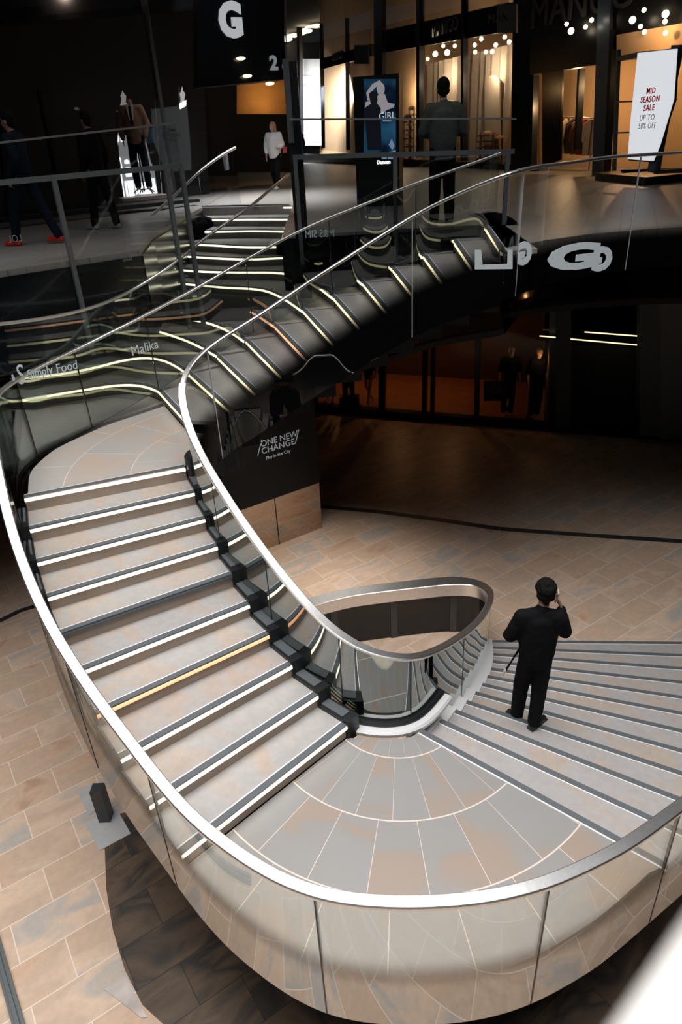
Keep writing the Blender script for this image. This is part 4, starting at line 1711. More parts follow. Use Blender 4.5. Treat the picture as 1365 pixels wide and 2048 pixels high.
link('sign_board', bm, M['signwhite'], sg)
bm = BM()
CP.slab(bm, [(1276, 104), (1356, 96), (1350, 200), (1308, 325), (1258, 321)], -.04, .05)
link('sign_case', bm, M['frame'], sg)
xd = CP.d if CP.d.x > 0 else -CP.d
for s_, (cx, cy), h, mk in (('MID', (1303, 182), 12, 'red'), ('SEASON', (1301, 199), 12, 'red'), ('SALE', (1299, 216), 12, 'red'), ('UP TO', (1295, 235.5), 12, 'greyl'), ('50% OFF', (1295, 252), 12, 'greyl')):
    c = CP.hit(cx, cy, -.13)
    hg = (CP.hit(cx, cy - h / 2) - CP.hit(cx, cy + h / 2)).length
    place_text('sign_text', s_, hg * 1.36, c, xd, M[mk], sg, ext=.004, spacing=1.12, bold=.002 if mk == 'red' else -.002, stretch=(1.06 if s_ != '50% OFF' else .95, 1))
for i, (x, y) in enumerate(((1134, 48), (1143, 62), (1172, 54), (1184, 40), (1266, 40), (1289, 20), (1290, 64), (1332, 28), (1331, 43), (1332, 66), (1282, 53))):
    bm = BM()
    p = EP.hit(x, y, -.35)
    ball(bm, p, .075 if i in (1, 4, 7) else .05, 10)
    tag(recentre(link('spotlight', bm, M['lamp'], None, True)), 'small glowing spotlight above the dark shop entrance and corner window', 'spotlight', 'spotlights above the corner shop')
bm = BM()
EP.slab(bm, [(1234, 70), (1400, 40), (1400, 130), (1234, 118)], -.1, .05)
o = tag(recentre(link('wall_panel', bm, M['warmwall'])), 'orange lit wall band above the sale sign', 'wall panel')
point('shop_light', EP.hit(1300, 60, -.7), 26, (1, .58, .26), .15)

# ---- black sign wall with the G, and the left shop
GP = Plane(pxY(400, 23), pxY(575, 24.5))
GPF = GP
GP = Plane(pxY(400, 14.3), pxY(575, 14.9))
t = thing('sign_wall', 'black polished hanging wall with a big pale letter G high above the woman', 'sign wall', tuple(GP.hit(490, 160)))
bm = BM()
GP.slab(bm, [(396, -60), (566, -60), (572, 158), (396, 175)], 0, .4)
link('wall_panel', bm, M['black'], t)
bm = BM()
link('wall_panel_joint', GP.slab(bm, [(569, -60), (571, -60), (575, 158), (573, 158)], -.01, .02), M['grail'], t)
t2 = thing('amber_room', 'dark counter and amber lit room behind the woman in white', 'shop interior', (*GPF.hit(530, 340)[:2], ZC))
bm = BM()
GPF.slab(bm, [(396, 130), (474, 130), (474, 352), (396, 352)], .02, .4)
link('dark_wall', bm, M['blackmatt'], t2)
bm = BM()
GPF.slab(bm, [(470, 228), (585, 228), (585, 345), (470, 345)], .3, .5)
link('counter', bm, M['blackmatt'], t2)
bm = BM()
GPF.slab(bm, [(470, 130), (577, 130), (577, 235), (470, 235)], 1.8, .1)
link('back_wall', bm, plain('amber_wall', (.45, .24, .08), .8, noise=.3, nscale=1), t2)
point('shop_light', GPF.hit(545, 195, 1.0), 22, (1, .6, .25), .15)
c = GP.hit(462, 43, -.03)
hg = (GP.hit(462, 10) - GP.hit(462, 77)).length
place_text('sign_letter', 'G', hg * 1.38, c, GP.d if GP.d.x > 0 else -GP.d, M['letterlit'], t, ext=.02, bold=.035, stretch=(.86, 1))
c = GP.hit(548, 127, -.04)
place_text('sign_letter', '2', hg * .62, c, GP.d if GP.d.x > 0 else -GP.d, M['letterdim'], t, ext=.02, bold=.01)
c = GP.hit(571, 130, -.04)
place_text('sign_letter', 'c', hg * .5, c, GP.d if GP.d.x > 0 else -GP.d, M['letterdim'], t, ext=.02, bold=.01)
for i, (x, y) in enumerate(((482, 117), (495, 152), (540, 167))):
    bm = BM()
    ball(bm, GP.hit(x, y, -.1), .055, 10, (1.6, 1, .5))
    tag(recentre(link('downlight', bm, M['ceil_lamp'], None, True)), 'warm oval downlight near the black sign wall, ' + ['upper one under the letter G', 'middle one', 'lowest one above the amber room'][i], 'downlight')

LP = Plane(pxY(0, 14.2), pxY(400, 17.6))
t = thing('dark_shopfront', 'very dark glazed shopfront behind the left walkway', 'shopfront', (*LP.hit(200, 400)[:2], ZC))
for p, q, w, mk in (((288, -20), (352, 392), .09, 'steeldk'), ((80, 180), (128, 420), .05, 'frame'), ((-5, 200), (20, 440), .05, 'frame')):
    bm = BM()
    LP.bar(bm, p, q, w, .1)
    link('mullion', bm, M[mk], t)
bm = BM()
LP.slab(bm, [(-150, -60), (400, -60), (400, 20), (-150, 60)], .05, .2)
link('fascia', bm, M['black'], t)
bm = BM()
LP.slab(bm, [(-150, 452), (235, 414), (400, 398), (400, 404), (235, 421), (-150, 462)], -.05, .2)
link('plinth', bm, M['frame'], t)
bm = BM()
LP.slab(bm, [(-150, 20), (400, -30), (420, 420), (-150, 480)], 3.0, .1)
link('back_wall', bm, M['blackmatt'], t)
for x0, x1 in ((-150, 88), (90, 296), (300, 400)):
    bm = BM()
    LP.slab(bm, [(x0, 30), (x1, 10), (x1 + 30, 405 + (270 - x1) * .1), (x0 + 20, 412 + (270 - x0) * .1)], .0, .02)
    link('glass_panel', bm, M['glass_shop'], t)

# tower-shaped lit display board behind the suit mannequin
MP = Plane(pxY(200, 16.6), pxY(400, 17.4))
t = thing('tower_cutout', 'white backlit cut-out of a church tower standing behind the suit mannequin', 'display board', tuple(MP.hit(280, 392)))
m_c = emit('lit_card', (.42, .42, .42), .42)
m_l = emit('backlight_white', (1, 1, 1), 1.4)
def z4(x, y):
    return (200 + x * 140 / 1147.0, 170 + y * 250 / 2048.0)
bm = BM()
MP.slab(bm, [z4(*p) for p in [(400, 1840), (330, 1410), (350, 1300), (320, 1180), (310, 1000), (285, 940), (300, 800), (330, 640), (280, 420), (345, 310), (355, 220), (340, 180), (365, 120), (370, 90), (385, 120), (430, 180), (425, 290), (500, 330), (640, 430), (700, 900), (760, 930), (800, 1100), (830, 1240), (890, 1370), (950, 1780)]], 0, .04)
link('card', bm, m_c, t)
bm = BM()
for r_ in ([(405, 1290), (400, 1240), (440, 1215), (480, 1240), (485, 1290)], [(420, 1355), (495, 1350), (495, 1370), (425, 1375)], [(410, 1410), (525, 1405), (525, 1500), (430, 1505)],
           [(440, 1570), (545, 1560), (575, 1820), (490, 1830)], [(555, 1555), (580, 1550), (620, 1780), (600, 1800)], [(400, 1580), (430, 1570), (470, 1820), (440, 1830)],
           [(610, 1600), (790, 1590), (850, 1780), (640, 1790)], [(800, 1530), (850, 1530), (890, 1770), (860, 1770)], [(860, 1530), (890, 1525), (945, 1770), (900, 1780)],
           [(730, 1200), (760, 1195), (775, 1255), (735, 1260)], [(770, 1385), (830, 1385), (835, 1465), (775, 1475)], [(595, 1050), (610, 1060), (650, 1260), (630, 1270)],
           [(300, 810), (320, 900), (310, 935), (295, 930)], [(335, 850), (360, 850), (370, 930), (345, 935)], [(370, 690), (410, 700), (400, 760), (375, 770)], [(350, 610), (380, 620), (375, 645), (352, 640)],
           [(330, 1410), (350, 1410), (410, 1830), (395, 1840)], [(318, 1180), (335, 1185), (375, 1390), (360, 1410)]):
    MP.slab(bm, [z4(*p) for p in r_], -.012, .01)
link('lit_openings', bm, m_l, t)
bm = BM()
p0, p1 = MP.hit(*z4(315, 1870)), MP.hit(*z4(1030, 1800))
beam(bm, p0 + MP.n * .3, p1 + MP.n * .3, .7, .07)
o = tag(recentre(link('display_plinth', bm, plain('pale_wood', (.34, .28, .23), .5))), 'thin pale plinth under the suit mannequin and the tower cut-out', 'plinth')
point('display_light', MP.hit(290, -60, -1.8), 14, (1, .75, .6), .1)
t = thing('tower_cutout', 'small pale spire cut-out glowing dimly right of the mannequin window', 'display board', tuple(MP.hit(366, 218)))
bm = BM()
MP.slab(bm, [(359, 212), (362, 200), (360, 188), (363, 182), (365, 173), (367, 182), (371, 188), (369, 200), (374, 208), (370, 214), (361, 219)], 0, .03)
link('card', bm, m_c, t)
bm = BM()
MP.slab(bm, [(359, 208), (373, 200), (372, 212), (360, 218)], -.01, .01)
link('lit_openings', bm, m_l, t)
'''blue folded trousers in the window'''
bm = BM()
MP.slab(bm, [(288, 257), (308, 256), (311, 284), (296, 286)], -.1, .05)
tag(recentre(link('folded_jeans', bm, plain('blue_denim', (.05, .12, .22), .8))), 'blue denim hanging beside the suit mannequin', 'garment')

# ================================================================== LOWER SHOPS
SP = Plane((-.44, 18.2), (8.14, 14.77))
t = thing('lower_shopfront', 'dark glazed shopfront on the lower level with orange lit floor and mannequins inside', 'shopfront', (*SP.hit(900, 850)[:2], 0))
bm = BM()
a, b = SP.hit(560, 812), SP.hit(1440, 886)
a.z = b.z = .09
beam(bm, a + SP.n * .05, b + SP.n * .05, .25, .18)
link('sill', bm, M['frame'], t)
for x, w in ((632, .1), (765, .18), (850, .12), (866, .10), (955, .12), (1107, .2), (1278, .1)):
    yb = 820 + (x - 640) * .084
    bm = BM()
    SP.bar(bm, (x + 2, 600), (x - 2, yb), w, .14, -.04)
    link('mullion', bm, M['frame'], t)
for x0, x1 in ((632, 765), (765, 850), (866, 955), (955, 1107)):
    bm = BM()
    SP.slab(bm, [(x0, 600), (x1, 600), (x1, 818 + (x1 - 640) * .084), (x0, 818 + (x0 - 640) * .084)], 0, .02)
    link('glass_panel', bm, M['glass_shop'], t)
bm = BM()
q0, q1 = SP.A - SP.d * 2, SP.A + SP.d * (5.6)
bk_ = -SP.n * 3.2
prism(bm, [q0[:2], q1[:2], (q1 + bk_)[:2], (q0 + bk_)[:2]], .0, .12)
link('shop_floor', bm, plain('orange_wood_floor', (.34, .13, .05), .4, noise=.2, nscale=3), t)
bm = BM()
SP.slab(bm, [(560, 560), (1090, 560), (1090, 850), (560, 820)], 3.2, .1)
link('back_wall', bm, plain('dark_red_wall', (.06, .022, .012), .7), t)
for x in (690, 800, 910):
    point('shop_light', SP.hit(x, 700, 1.6) + Vector((0, 0, .6)), 13, (1, .45, .18), .15)
for (x0, x1, yb, c) in ((1112, 1142, 858, (.05, .055, .058)), (1280, 1325, 873, (.09, .10, .098)), (1322, 1420, 878, (.13, .14, .135))):
    bm = BM()
    SP.slab(bm, [(x0, 600), (x1, 600), (x1, yb), (x0, yb)], -.1 - x0 * .0002, .3)
    nm_ = {1112: 'slim dim grey column by the dark doorway of the lower shops', 1280: 'dim grey wall column on the lower level, right of the dark doorway', 1322: 'paler grey wall column on the lower level at the right edge'}[x0]
    tag(recentre(link('wall_column', bm, plain('grey_column_%d' % x0, c, .6))), nm_, 'column')
bm = BM()
SP.slab(bm, [(1144, 690), (1280, 690), (1280, 880), (1144, 868)], .02, .2)
tag(recentre(link('doorway_panel', bm, M['blackmatt'])), 'black doorway panel on the lower level between the grey columns', 'door')
for i, (p, q) in enumerate((((1080, 672), (1126, 676)), ((1131, 677), (1275, 690)), ((1170, 664), (1275, 672)))):
    bm = BM()
    a, b = SP.hit(*p, -.3), SP.hit(*q, -.3)
    beam(bm, a, b, .025, .02)
    tag(recentre(link('light_line', bm, M['ledup'])), ['short thin light line at the left over the lower dark doorway', 'long lower light line over the dark doorway of the lower shops', 'upper light line over the dark doorway of the lower shops'][i], 'light line')
bm = BM()
SP.bar(bm, (1110, 664), (1096, 850), .22, .05, .3)
tag(recentre(link('interior_post', bm, plain('tan_post', (.30, .16, .08), .6))), 'tan interior post behind the lower shop glass near the light lines', 'post')
point('shop_light', SP.hit(1085, 720, .2), 2.0, (1, .5, .2), .1)
sg = thing('offer_sign', 'small dark offer sign in the lower shop window', 'sign', tuple(SP.hit(990, 780, .05)))
bm = BM()
SP.slab(bm, rect(968, 762, 1014, 802), .1, .02)
link('sign_board', bm, plain('offer_board', (.03, .02, .02), .5), sg)
xd = SP.d if SP.d.x > 0 else -SP.d
place_text('sign_text', '15%', .17, SP.hit(991, 772, .06), xd, M['grail'], sg, spacing=1.2)
place_text('sign_text', 'OFF', .17, SP.hit(991, 784, .06), xd, M['grail'], sg, spacing=1.2)


# ================================================================== PEOPLE AND MANNEQUINS
def capsule(bm, a, b, ra, rb, n=12):
    a, b = Vector(a), Vector(b)
    d = b - a
    L_ = d.length
    if L_ < 1e-5:
        return ball(bm, a, ra, n)
    d.normalize()
    s = d.cross(Vector((0, 0, 1)) if abs(d.z) < .9 else Vector((1, 0, 0))).normalized()
    u = s.cross(d)
    prof = []
    for i in range(4):
        t_ = -PI / 2 + (i + .4) * PI / 2 / 4
        prof.append((math.sin(t_) * ra, math.cos(t_) * ra))
    prof.append((0, ra))
    prof.append((L_, rb))
    for i in range(4):
        t_ = (i + .6) * PI / 2 / 4
        prof.append((L_ + math.sin(t_) * rb, math.cos(t_) * rb))
    rings = [[bm.verts.new(a + d * h + (s * math.cos(2 * PI * j / n) + u * math.sin(2 * PI * j / n)) * r) for j in range(n)] for h, r in prof]
    for r0, r1 in zip(rings, rings[1:]):
        for j in range(n):
            bm.faces.new((r0[j], r0[(j + 1) % n], r1[(j + 1) % n], r1[j]))
    bm.faces.new(rings[0][::-1])
    bm.faces.new(rings[-1])
    return bm


def ell(bm, c, sx, sy, sz, n=16):
    return ball(bm, c, 1.0, n, (sx, sy, sz))


def fuse(o, vox, it=4):
    bpy.context.view_layer.update()
    m_ = o.modifiers.new('fuse', 'REMESH')
    m_.mode = 'VOXEL'
    m_.voxel_size = vox
    m_.use_smooth_shade = True
    s_ = o.modifiers.new('soften', 'SMOOTH')
    s_.iterations = it
    s_.factor = .5
    return o


FOLD = bpy.data.textures.new('cloth_folds', 'CLOUDS')
FOLD.noise_scale = .085
FOLD.noise_depth = 2


def folds(o, s_):
    d_ = o.modifiers.new('folds', 'DISPLACE')
    d_.texture = FOLD
    d_.strength = s_
    d_.mid_level = .5
    return o


BASE = dict(hipL=(-.10, 0, .93), hipR=(.10, 0, .93), kneeL=(-.11, .02, .50), kneeR=(.11, .02, .50), ankL=(-.11, -.02, .09), ankR=(.11, -.02, .09),
            shL=(-.175, 0, 1.43), shR=(.175, 0, 1.43), elL=(-.25, -.03, 1.15), elR=(.25, -.03, 1.15), wrL=(-.25, .05, .90), wrR=(.25, .05, .90),
            hdL=(0, .2, -1), hdR=(0, .2, -1), pmL=(1, 0, 0), pmR=(-1, 0, 0), neck=(0, -.01, 1.49), head=(0, .02, 1.64), look=(0, 1, 0), toeL=(-.02, 1, 0), toeR=(.02, 1, 0), chest=(0, 0, 1.28), pelvis=(0, 0, .97))


def hand(bm, wr, hd, pm, curl=.35, sc=1.0, thumb=1):
    """palm, four separate bent fingers of unequal length and a side thumb"""
    wr, hd, pm = Vector(wr), Vector(hd).normalized(), Vector(pm).normalized()
    pm = (pm - hd * pm.dot(hd)).normalized()       # palm normal (side the fingers curl to)
    sd = hd.cross(pm).normalized() * thumb         # towards the thumb
    pc = wr + hd * .05 * sc
    for k in (-1, 0, 1):
        capsule(bm, wr + hd * .01 * sc + sd * .012 * k * sc, wr + hd * .085 * sc + sd * .024 * k * sc, .014 * sc, .014 * sc, 8)
    for i, (off, ln) in enumerate(((.032, .070), (.011, .078), (-.011, .073), (-.031, .058))):
        p = wr + hd * .088 * sc + sd * off * sc
        d1 = (hd * math.cos(curl * .5) + pm * math.sin(curl * .5)).normalized()
        d2 = (hd * math.cos(curl * 1.5) + pm * math.sin(curl * 1.5)).normalized()
        d3 = (hd * math.cos(curl * 2.3) + pm * math.sin(curl * 2.3)).normalized()
        q = p + d1 * ln * .45 * sc
        r_ = q + d2 * ln * .32 * sc
        e = r_ + d3 * ln * .23 * sc
        capsule(bm, p, q, .0092 * sc, .0088 * sc, 8)
        capsule(bm, q, r_, .0088 * sc, .0082 * sc, 8)
        capsule(bm, r_, e, .0082 * sc, .0075 * sc, 8)
    tb = wr + hd * .03 * sc + sd * .03 * sc
    t1 = tb + (hd * .6 + sd * .7 + pm * .3).normalized() * .035 * sc
    t2 = t1 + (hd * .85 + sd * .3 + pm * .4).normalized() * .032 * sc
    capsule(bm, tb, t1, .013 * sc, .0105 * sc, 8)
    capsule(bm, t1, t2, .0105 * sc, .0085 * sc, 8)


def figure(name, label, cat, loc, face, pose, skin, top, legs, shoes, hair, H=1.75, vox=.012, sleeves='long', hairstyle='short', build=1.0, hands=True, curlL=.4, curlR=.4, group=None, coat=0.0, headless=False):
    """standing figure; face = angle of its front in plan (0 = +Y), pose overrides joints (metres for 1.75 m)"""
    J = {k: Vector(v) for k, v in BASE.items()}
    for k, v in pose.items():
        J[k] = Vector(v)
    root = thing(name, label, cat, tuple(loc), group, face)
    root.scale = (H / 1.75,) * 3
    col = COL

    def mk(nm, bm, mat, v=None, it=4):
        me = bpy.data.meshes.new(nm)
        bmesh.ops.recalc_face_normals(bm, faces=bm.faces)
        bm.to_mesh(me)
        bm.free()
        me.materials.append(mat)
        for p in me.polygons:
            p.use_smooth = True
        o = bpy.data.objects.new(nm, me)
        o.parent = root
        COL.objects.link(o)
        if v:
            fuse(o, v, it)
        return o
    b = build
    # body: one continuous surface under the clothes
    bm = BM()
    hc = J['head']
    lk = J['look'].normalized()
    rt = lk.cross(Vector((0, 0, 1))).normalized()
    upv = rt.cross(lk).normalized()
    if not headless:
        ell(bm, hc + upv * .02, .076, .094, .105)
        capsule(bm, hc + lk * .02 - upv * .03, hc + lk * .045 - upv * .075, .058, .034)
        capsule(bm, hc + lk * .088 + upv * .01, hc + lk * .108 - upv * .022, .011, .016, 8)          # nose
        ell(bm, hc + lk * .088 - upv * .052, .022, .010, .008, 8)                                    # lips
        for s_ in (-1, 1):
            capsule(bm, hc + rt * .078 * s_ - lk * .005 + upv * .018, hc + rt * .08 * s_ - lk * .01 - upv * .022, .013, .009, 8)
            ell(bm, hc + lk * .078 + rt * .032 * s_ + upv * .03, .020, .012, .008, 8)
    capsule(bm, J['neck'] - Vector((0, 0, .04)), hc - upv * .05 if not headless else J['neck'] + Vector((0, 0, .06)), .055, .052)
    capsule(bm, J['pelvis'], J['chest'], .075 * b, .08 * b)
    capsule(bm, J['shL'], J['shR'], .042, .042)
    for s_ in 'LR':
        capsule(bm, J['sh' + s_], J['el' + s_], .042, .036)
        capsule(bm, J['el' + s_], J['wr' + s_], .040, .027)
        capsule(bm, J['hip' + s_], J['knee' + s_], .075, .050)
        capsule(bm, J['knee' + s_], J['ank' + s_], .055, .036)
        if hands:
            hand(bm, J['wr' + s_], J['hd' + s_], J['pm' + s_], curlL if s_ == 'L' else curlR, 1.0, 1 if s_ == 'L' else -1)
        toe = J['toe' + s_].normalized()
        capsule(bm, J['ank' + s_] + Vector((0, 0, -.03)), J['ank' + s_] + toe * .12 + Vector((0, 0, -.06)), .032, .024)
    mk('body', bm, skin, min(vox, .0065) if vox < .012 else vox, 2 if vox < .012 else 3)
    # top
    if top is not None:
        bm = BM()
        capsule(bm, J['shL'] + Vector((.03, 0, 0)), J['shR'] - Vector((.03, 0, 0)), .072 * b, .072 * b)
        zlo, zhi = J['pelvis'].z - .10 - coat, J['chest'].z + .10
        nr = 14
        rings = []
        for i in range(nr):
            f_ = i / (nr - 1)
            zz = zlo + (zhi - zlo) * f_
            c_ = J['pelvis'].lerp(J['chest'], min(1, max(0, (zz - J['pelvis'].z) / (J['chest'].z - J['pelvis'].z))))
            wx = (.148 + .030 * math.sin(min(1, f_ * 1.15) * PI * .62) - (.03 if f_ > .93 else 0)) * b
            wy = (.118 + .014 * math.sin(f_ * PI) - (.02 if f_ > .93 else 0)) * b
            rings.append([bm.verts.new((c_.x + math.cos(2 * PI * j / 20) * wx, c_.y + math.sin(2 * PI * j / 20) * wy, zz)) for j in range(20)])
        for r0, r1 in zip(rings, rings[1:]):
            for j in range(20):
                bm.faces.new((r0[j], r0[(j + 1) % 20], r1[(j + 1) % 20], r1[j]))
        bm.faces.new(rings[0][::-1])
        bm.faces.new(rings[-1])
        capsule(bm, J['neck'] - Vector((0, .01, .06)), J['neck'] + Vector((0, -.005, .0)), .085, .062)
        ell(bm, J['chest'] + Vector((0, -.005, .07)), .165 * b, .118 * b, .13)
        for s_ in 'LR':
            capsule(bm, J['neck'] - Vector((0, .01, .045)), J['sh' + s_], .070, .070 * b)
            capsule(bm, J['sh' + s_] - Vector((0, 0, .02)), J['chest'] + Vector((J['sh' + s_].x * .5, 0, -.08)), .078 * b, .085 * b)
        for s_ in 'LR':
            capsule(bm, J['sh' + s_], J['el' + s_], .074 * b, .066 * b)
            if sleeves == 'long':
                e = J['el' + s_].lerp(J['wr' + s_], .97)
                capsule(bm, J['el' + s_], e, .066 * b, .044)
            elif sleeves == 'three':
                e = J['el' + s_].lerp(J['wr' + s_], .6)
                capsule(bm, J['el' + s_], e, .062 * b, .052)
        folds(mk('top', bm, top, vox, 5), .016)
    if legs is not None:
        bm = BM()
        capsule(bm, J['hipL'] + Vector((.03, 0, .03)), J['hipR'] + Vector((-.03, 0, .03)), .105 * b, .105 * b)
        for s_ in 'LR':
            capsule(bm, J['hip' + s_].lerp(J['pelvis'], .2), J['knee' + s_], .092 * b, .078 * b)
            capsule(bm, J['knee' + s_], J['ank' + s_] + Vector((0, 0, .0)), .078 * b, .068)
        folds(mk('trousers', bm, legs, vox, 4), .012)
    if shoes is not None:
        for s_ in 'LR':
            toe = J['toe' + s_].normalized()
            a_ = J['ank' + s_]
            sdv = toe.cross(Vector((0, 0, 1))).normalized()
            bm = BM()
            capsule(bm, a_ + Vector((0, 0, .0)), a_ + Vector((0, 0, -.04)) - toe * .02, .046, .044)
            capsule(bm, a_ + Vector((0, 0, -.045)) - toe * .03, a_ + Vector((0, 0, -.048)) + toe * .10, .042, .042)
            capsule(bm, a_ + Vector((0, 0, -.048)) + toe * .10, a_ + Vector((0, 0, -.056)) + toe * .165, .042, .033)
            obox(bm, a_ + Vector((0, 0, -.078)) + toe * .066, toe, sdv, (0, 0, 1), .26, .082, .024)
            mk('shoe', bm, shoes, min(vox, .009), 2)
    if hair is not None and not headless:
        bm = BM()
        if hairstyle == 'short':
            ell(bm, hc + upv * .048 - lk * .014, .088, .100, .098)
            capsule(bm, hc - lk * .052 + upv * .02, hc - lk * .052 - upv * .055, .058, .04)
            capsule(bm, hc - lk * .045 - rt * .03 - upv * .02, hc - lk * .045 + rt * .03 - upv * .02, .052, .052)
        elif hairstyle == 'curly':
            ell(bm, hc + upv * .056 - lk * .012, .094, .106, .096)
            capsule(bm, hc - lk * .05 + upv * .02, hc - lk * .055 - upv * .065, .062, .034)
            capsule(bm, hc - lk * .045 - rt * .035 - upv * .01, hc - lk * .045 + rt * .035 - upv * .01, .052, .052)
            rnd = random.Random(3)
            for i in range(110):
                v_ = Vector((rnd.gauss(0, 1), rnd.gauss(0, 1), abs(rnd.gauss(.4, .8)))).normalized()
                ball(bm, hc + upv * .056 - lk * .016 + Vector((v_.x * .092, v_.y * .104, v_.z * .094)), .014, 6)
        else:
            ell(bm, hc + upv * .045 - lk * .02, .092, .102, .098)
            for s_ in (-1, 1):
                capsule(bm, hc + rt * .07 * s_ - lk * .02 + upv * .02, hc + rt * .085 * s_ - lk * .03 - upv * .10, .04, .035)
            capsule(bm, hc - lk * .06, hc - lk * .07 - upv * .12, .07, .05)
        mk('hair', bm, hair, .008 if vox < .012 else vox, 1)
    return root


SK = plain('skin', (.42, .22, .15), .5, noise=.06, nscale=15)
SKP = plain('skin_pale', (.55, .36, .29), .5)
BLK = plain('black_cloth', (.004, .004, .005), .9, spec=.15)
BLK2 = plain('black_trouser_cloth', (.005, .0052, .006), .85, spec=.15)
HAIR = plain('black_hair', (.005, .0045, .004), .85, spec=.15, noise=.3, nscale=80)
NAVY = plain('navy_cloth', (.004, .009, .018), .9, spec=.2)

# the person walking down the lowest flight, phone at the ear
zf = RZ * 9
foot = at(1063, 1452, zf)
ang = math.radians(-8)
pm_ = figure('person', 'person in black with dark curly hair walking down the steps, phone at ear', 'person', (foot.x - .02, foot.y + .03, zf), ang,
       dict(hipL=(-.085, 0, .93), hipR=(.085, 0, .93), kneeL=(-.095, .10, .47), ankL=(-.105, .14, -.07), kneeR=(.075, .02, .50), ankR=(.045, -.05, .09),
            toeL=(-.3, 1, 0), toeR=(.75, .75, 0),
            shL=(-.17, 0, 1.40), elL=(-.265, .02, 1.15), wrL=(-.13, .20, 1.06), hdL=(.9, .6, -.1), pmL=(0, -.4, -1),
            shR=(.17, .0, 1.40), elR=(.262, .07, 1.18), wrR=(.195, .05, 1.47), hdR=(-.30, .22, .95), pmR=(-1, -.1, -.3),
            neck=(.01, .02, 1.485), head=(.035, .06, 1.635), look=(.05, 1, -.22), chest=(0, .01, 1.27)),
       SK, BLK, BLK2, plain('black_shoe', (.012, .012, .013), .5), HAIR, 1.645, .0105, hairstyle='curly', build=1.05, curlR=.55, curlL=.5, coat=.03)
ph = BM()
obox(ph, (.140, .075, 1.60), (.1, -.35, 1), (-1, .12, .1), (0, 1, .3), .145, .010, .070)
o = link('phone', ph, plain('phone_body', (.45, .42, .40), .2))
o.matrix_world = pm_.matrix_world @ Matrix.Identity(4)
bpy.context.view_layer.update()
o.data.transform(Matrix.Translation(pm_.location) @ Matrix.Rotation(ang, 4, 'Z') @ Matrix.Scale(1.645 / 1.75, 4))
o.matrix_world = Matrix.Identity(4)
tag(recentre(o), 'pale mobile phone held to the ear of the person on the steps', 'phone')
bm = BM()
P0, P1 = Vector((-.17, .02, .98)), Vector((-.285, .0, .70))
beam(bm, P0, P1, .022, .006)
beam(bm, P0 + Vector((.012, .0, 0)), P1 + Vector((.0, .012, .01)), .018, .006)
o1 = link('strap', bm, BLK)
bm = BM()
beam(bm, P1 + Vector((-.002, -.01, .035)), P1 + Vector((-.02, -.01, -.03)), .045, .012)
o2 = link('strap_tag', bm, plain('white_tag', (.5, .5, .48), .5))
t = thing('hanging_strap', 'black strap with white tag hanging at the left hip of the walking person', 'strap', (pm_.location.x - .28, pm_.location.y, pm_.location.z + .68))
for o in (o1, o2):
    o.data.transform(Matrix.Translation(-t.location) @ Matrix.Translation(pm_.location) @ Matrix.Rotation(ang, 4, 'Z') @ Matrix.Scale(1.645 / 1.75, 4))
    o.parent = t

# the man on the concourse seen from behind, arms folded in front
GREY = plain('grey_green_jacket', (.055, .062, .054), .9, noise=.15, nscale=30)
f2 = at(868, 441, ZC)
figure('person', 'man in grey-green jacket and black trousers seen from behind at the concourse guard', 'person', (f2.x + .02, 10.78, ZC), math.radians(2),
       dict(elL=(-.27, .03, 1.16), wrL=(-.05, .22, 1.12), hdL=(1, .1, .1), pmL=(0, -1, 0), elR=(.27, .03, 1.16), wrR=(.06, .24, 1.15), hdR=(-1, .1, .0), pmR=(0, -1, 0), head=(-.01, .02, 1.65), kneeL=(-.10, .01, .5), kneeR=(.10, .01, .5)),
       SKP, GREY, BLK2, plain('white_grey_shoe', (.40, .40, .40), .5), HAIR, 1.80, .014, build=1.10, coat=.05)

# the woman in white
WHT = plain('white_blouse', (.80, .79, .80), .8)
f3 = at(556, 379, ZC)
w = figure('person', 'fair-haired woman in white blouse and black trousers walking at the head of the dim stair', 'person', (f3.x, f3.y, ZC), PI - .35,
       dict(kneeL=(-.08, .10, .52), ankL=(-.06, .12, .10), kneeR=(.10, .0, .5), ankR=(.10, -.16, .10), toeL=(0, 1, 0), toeR=(.1, 1, 0),
            elL=(-.25, -.02, 1.17), wrL=(-.22, .16, 1.08), hdL=(.3, .8, .2), pmL=(1, 0, 0), elR=(.27, -.02, 1.15), wrR=(.25, .06, .90), look=(.5, 1, -.05)),
       SKP, WHT, BLK2, plain('white_shoe', (.6, .6, .58), .6), plain('strawberry_blond_hair', (.50, .26, .17), .7), 1.68, .016, sleeves='three', hairstyle='long', build=1.18, coat=.04)
bm = BM()
obox(bm, (0, 0, 0), (1, 0, 0), (0, 1, 0), (.15, 0, 1), .11, .07, .15)
bmesh.ops.bevel(bm, geom=bm.edges[:], offset=.015, segments=2)
o = link('shoulder_bag', bm, plain('pink_red_bag', (.45, .06, .10), .5), None, True)
o.location = (f3.x + .30, f3.y - .16, ZC + 1.0)
tag(o, 'small pinkish red bag hanging at the side of the woman in white', 'bag')

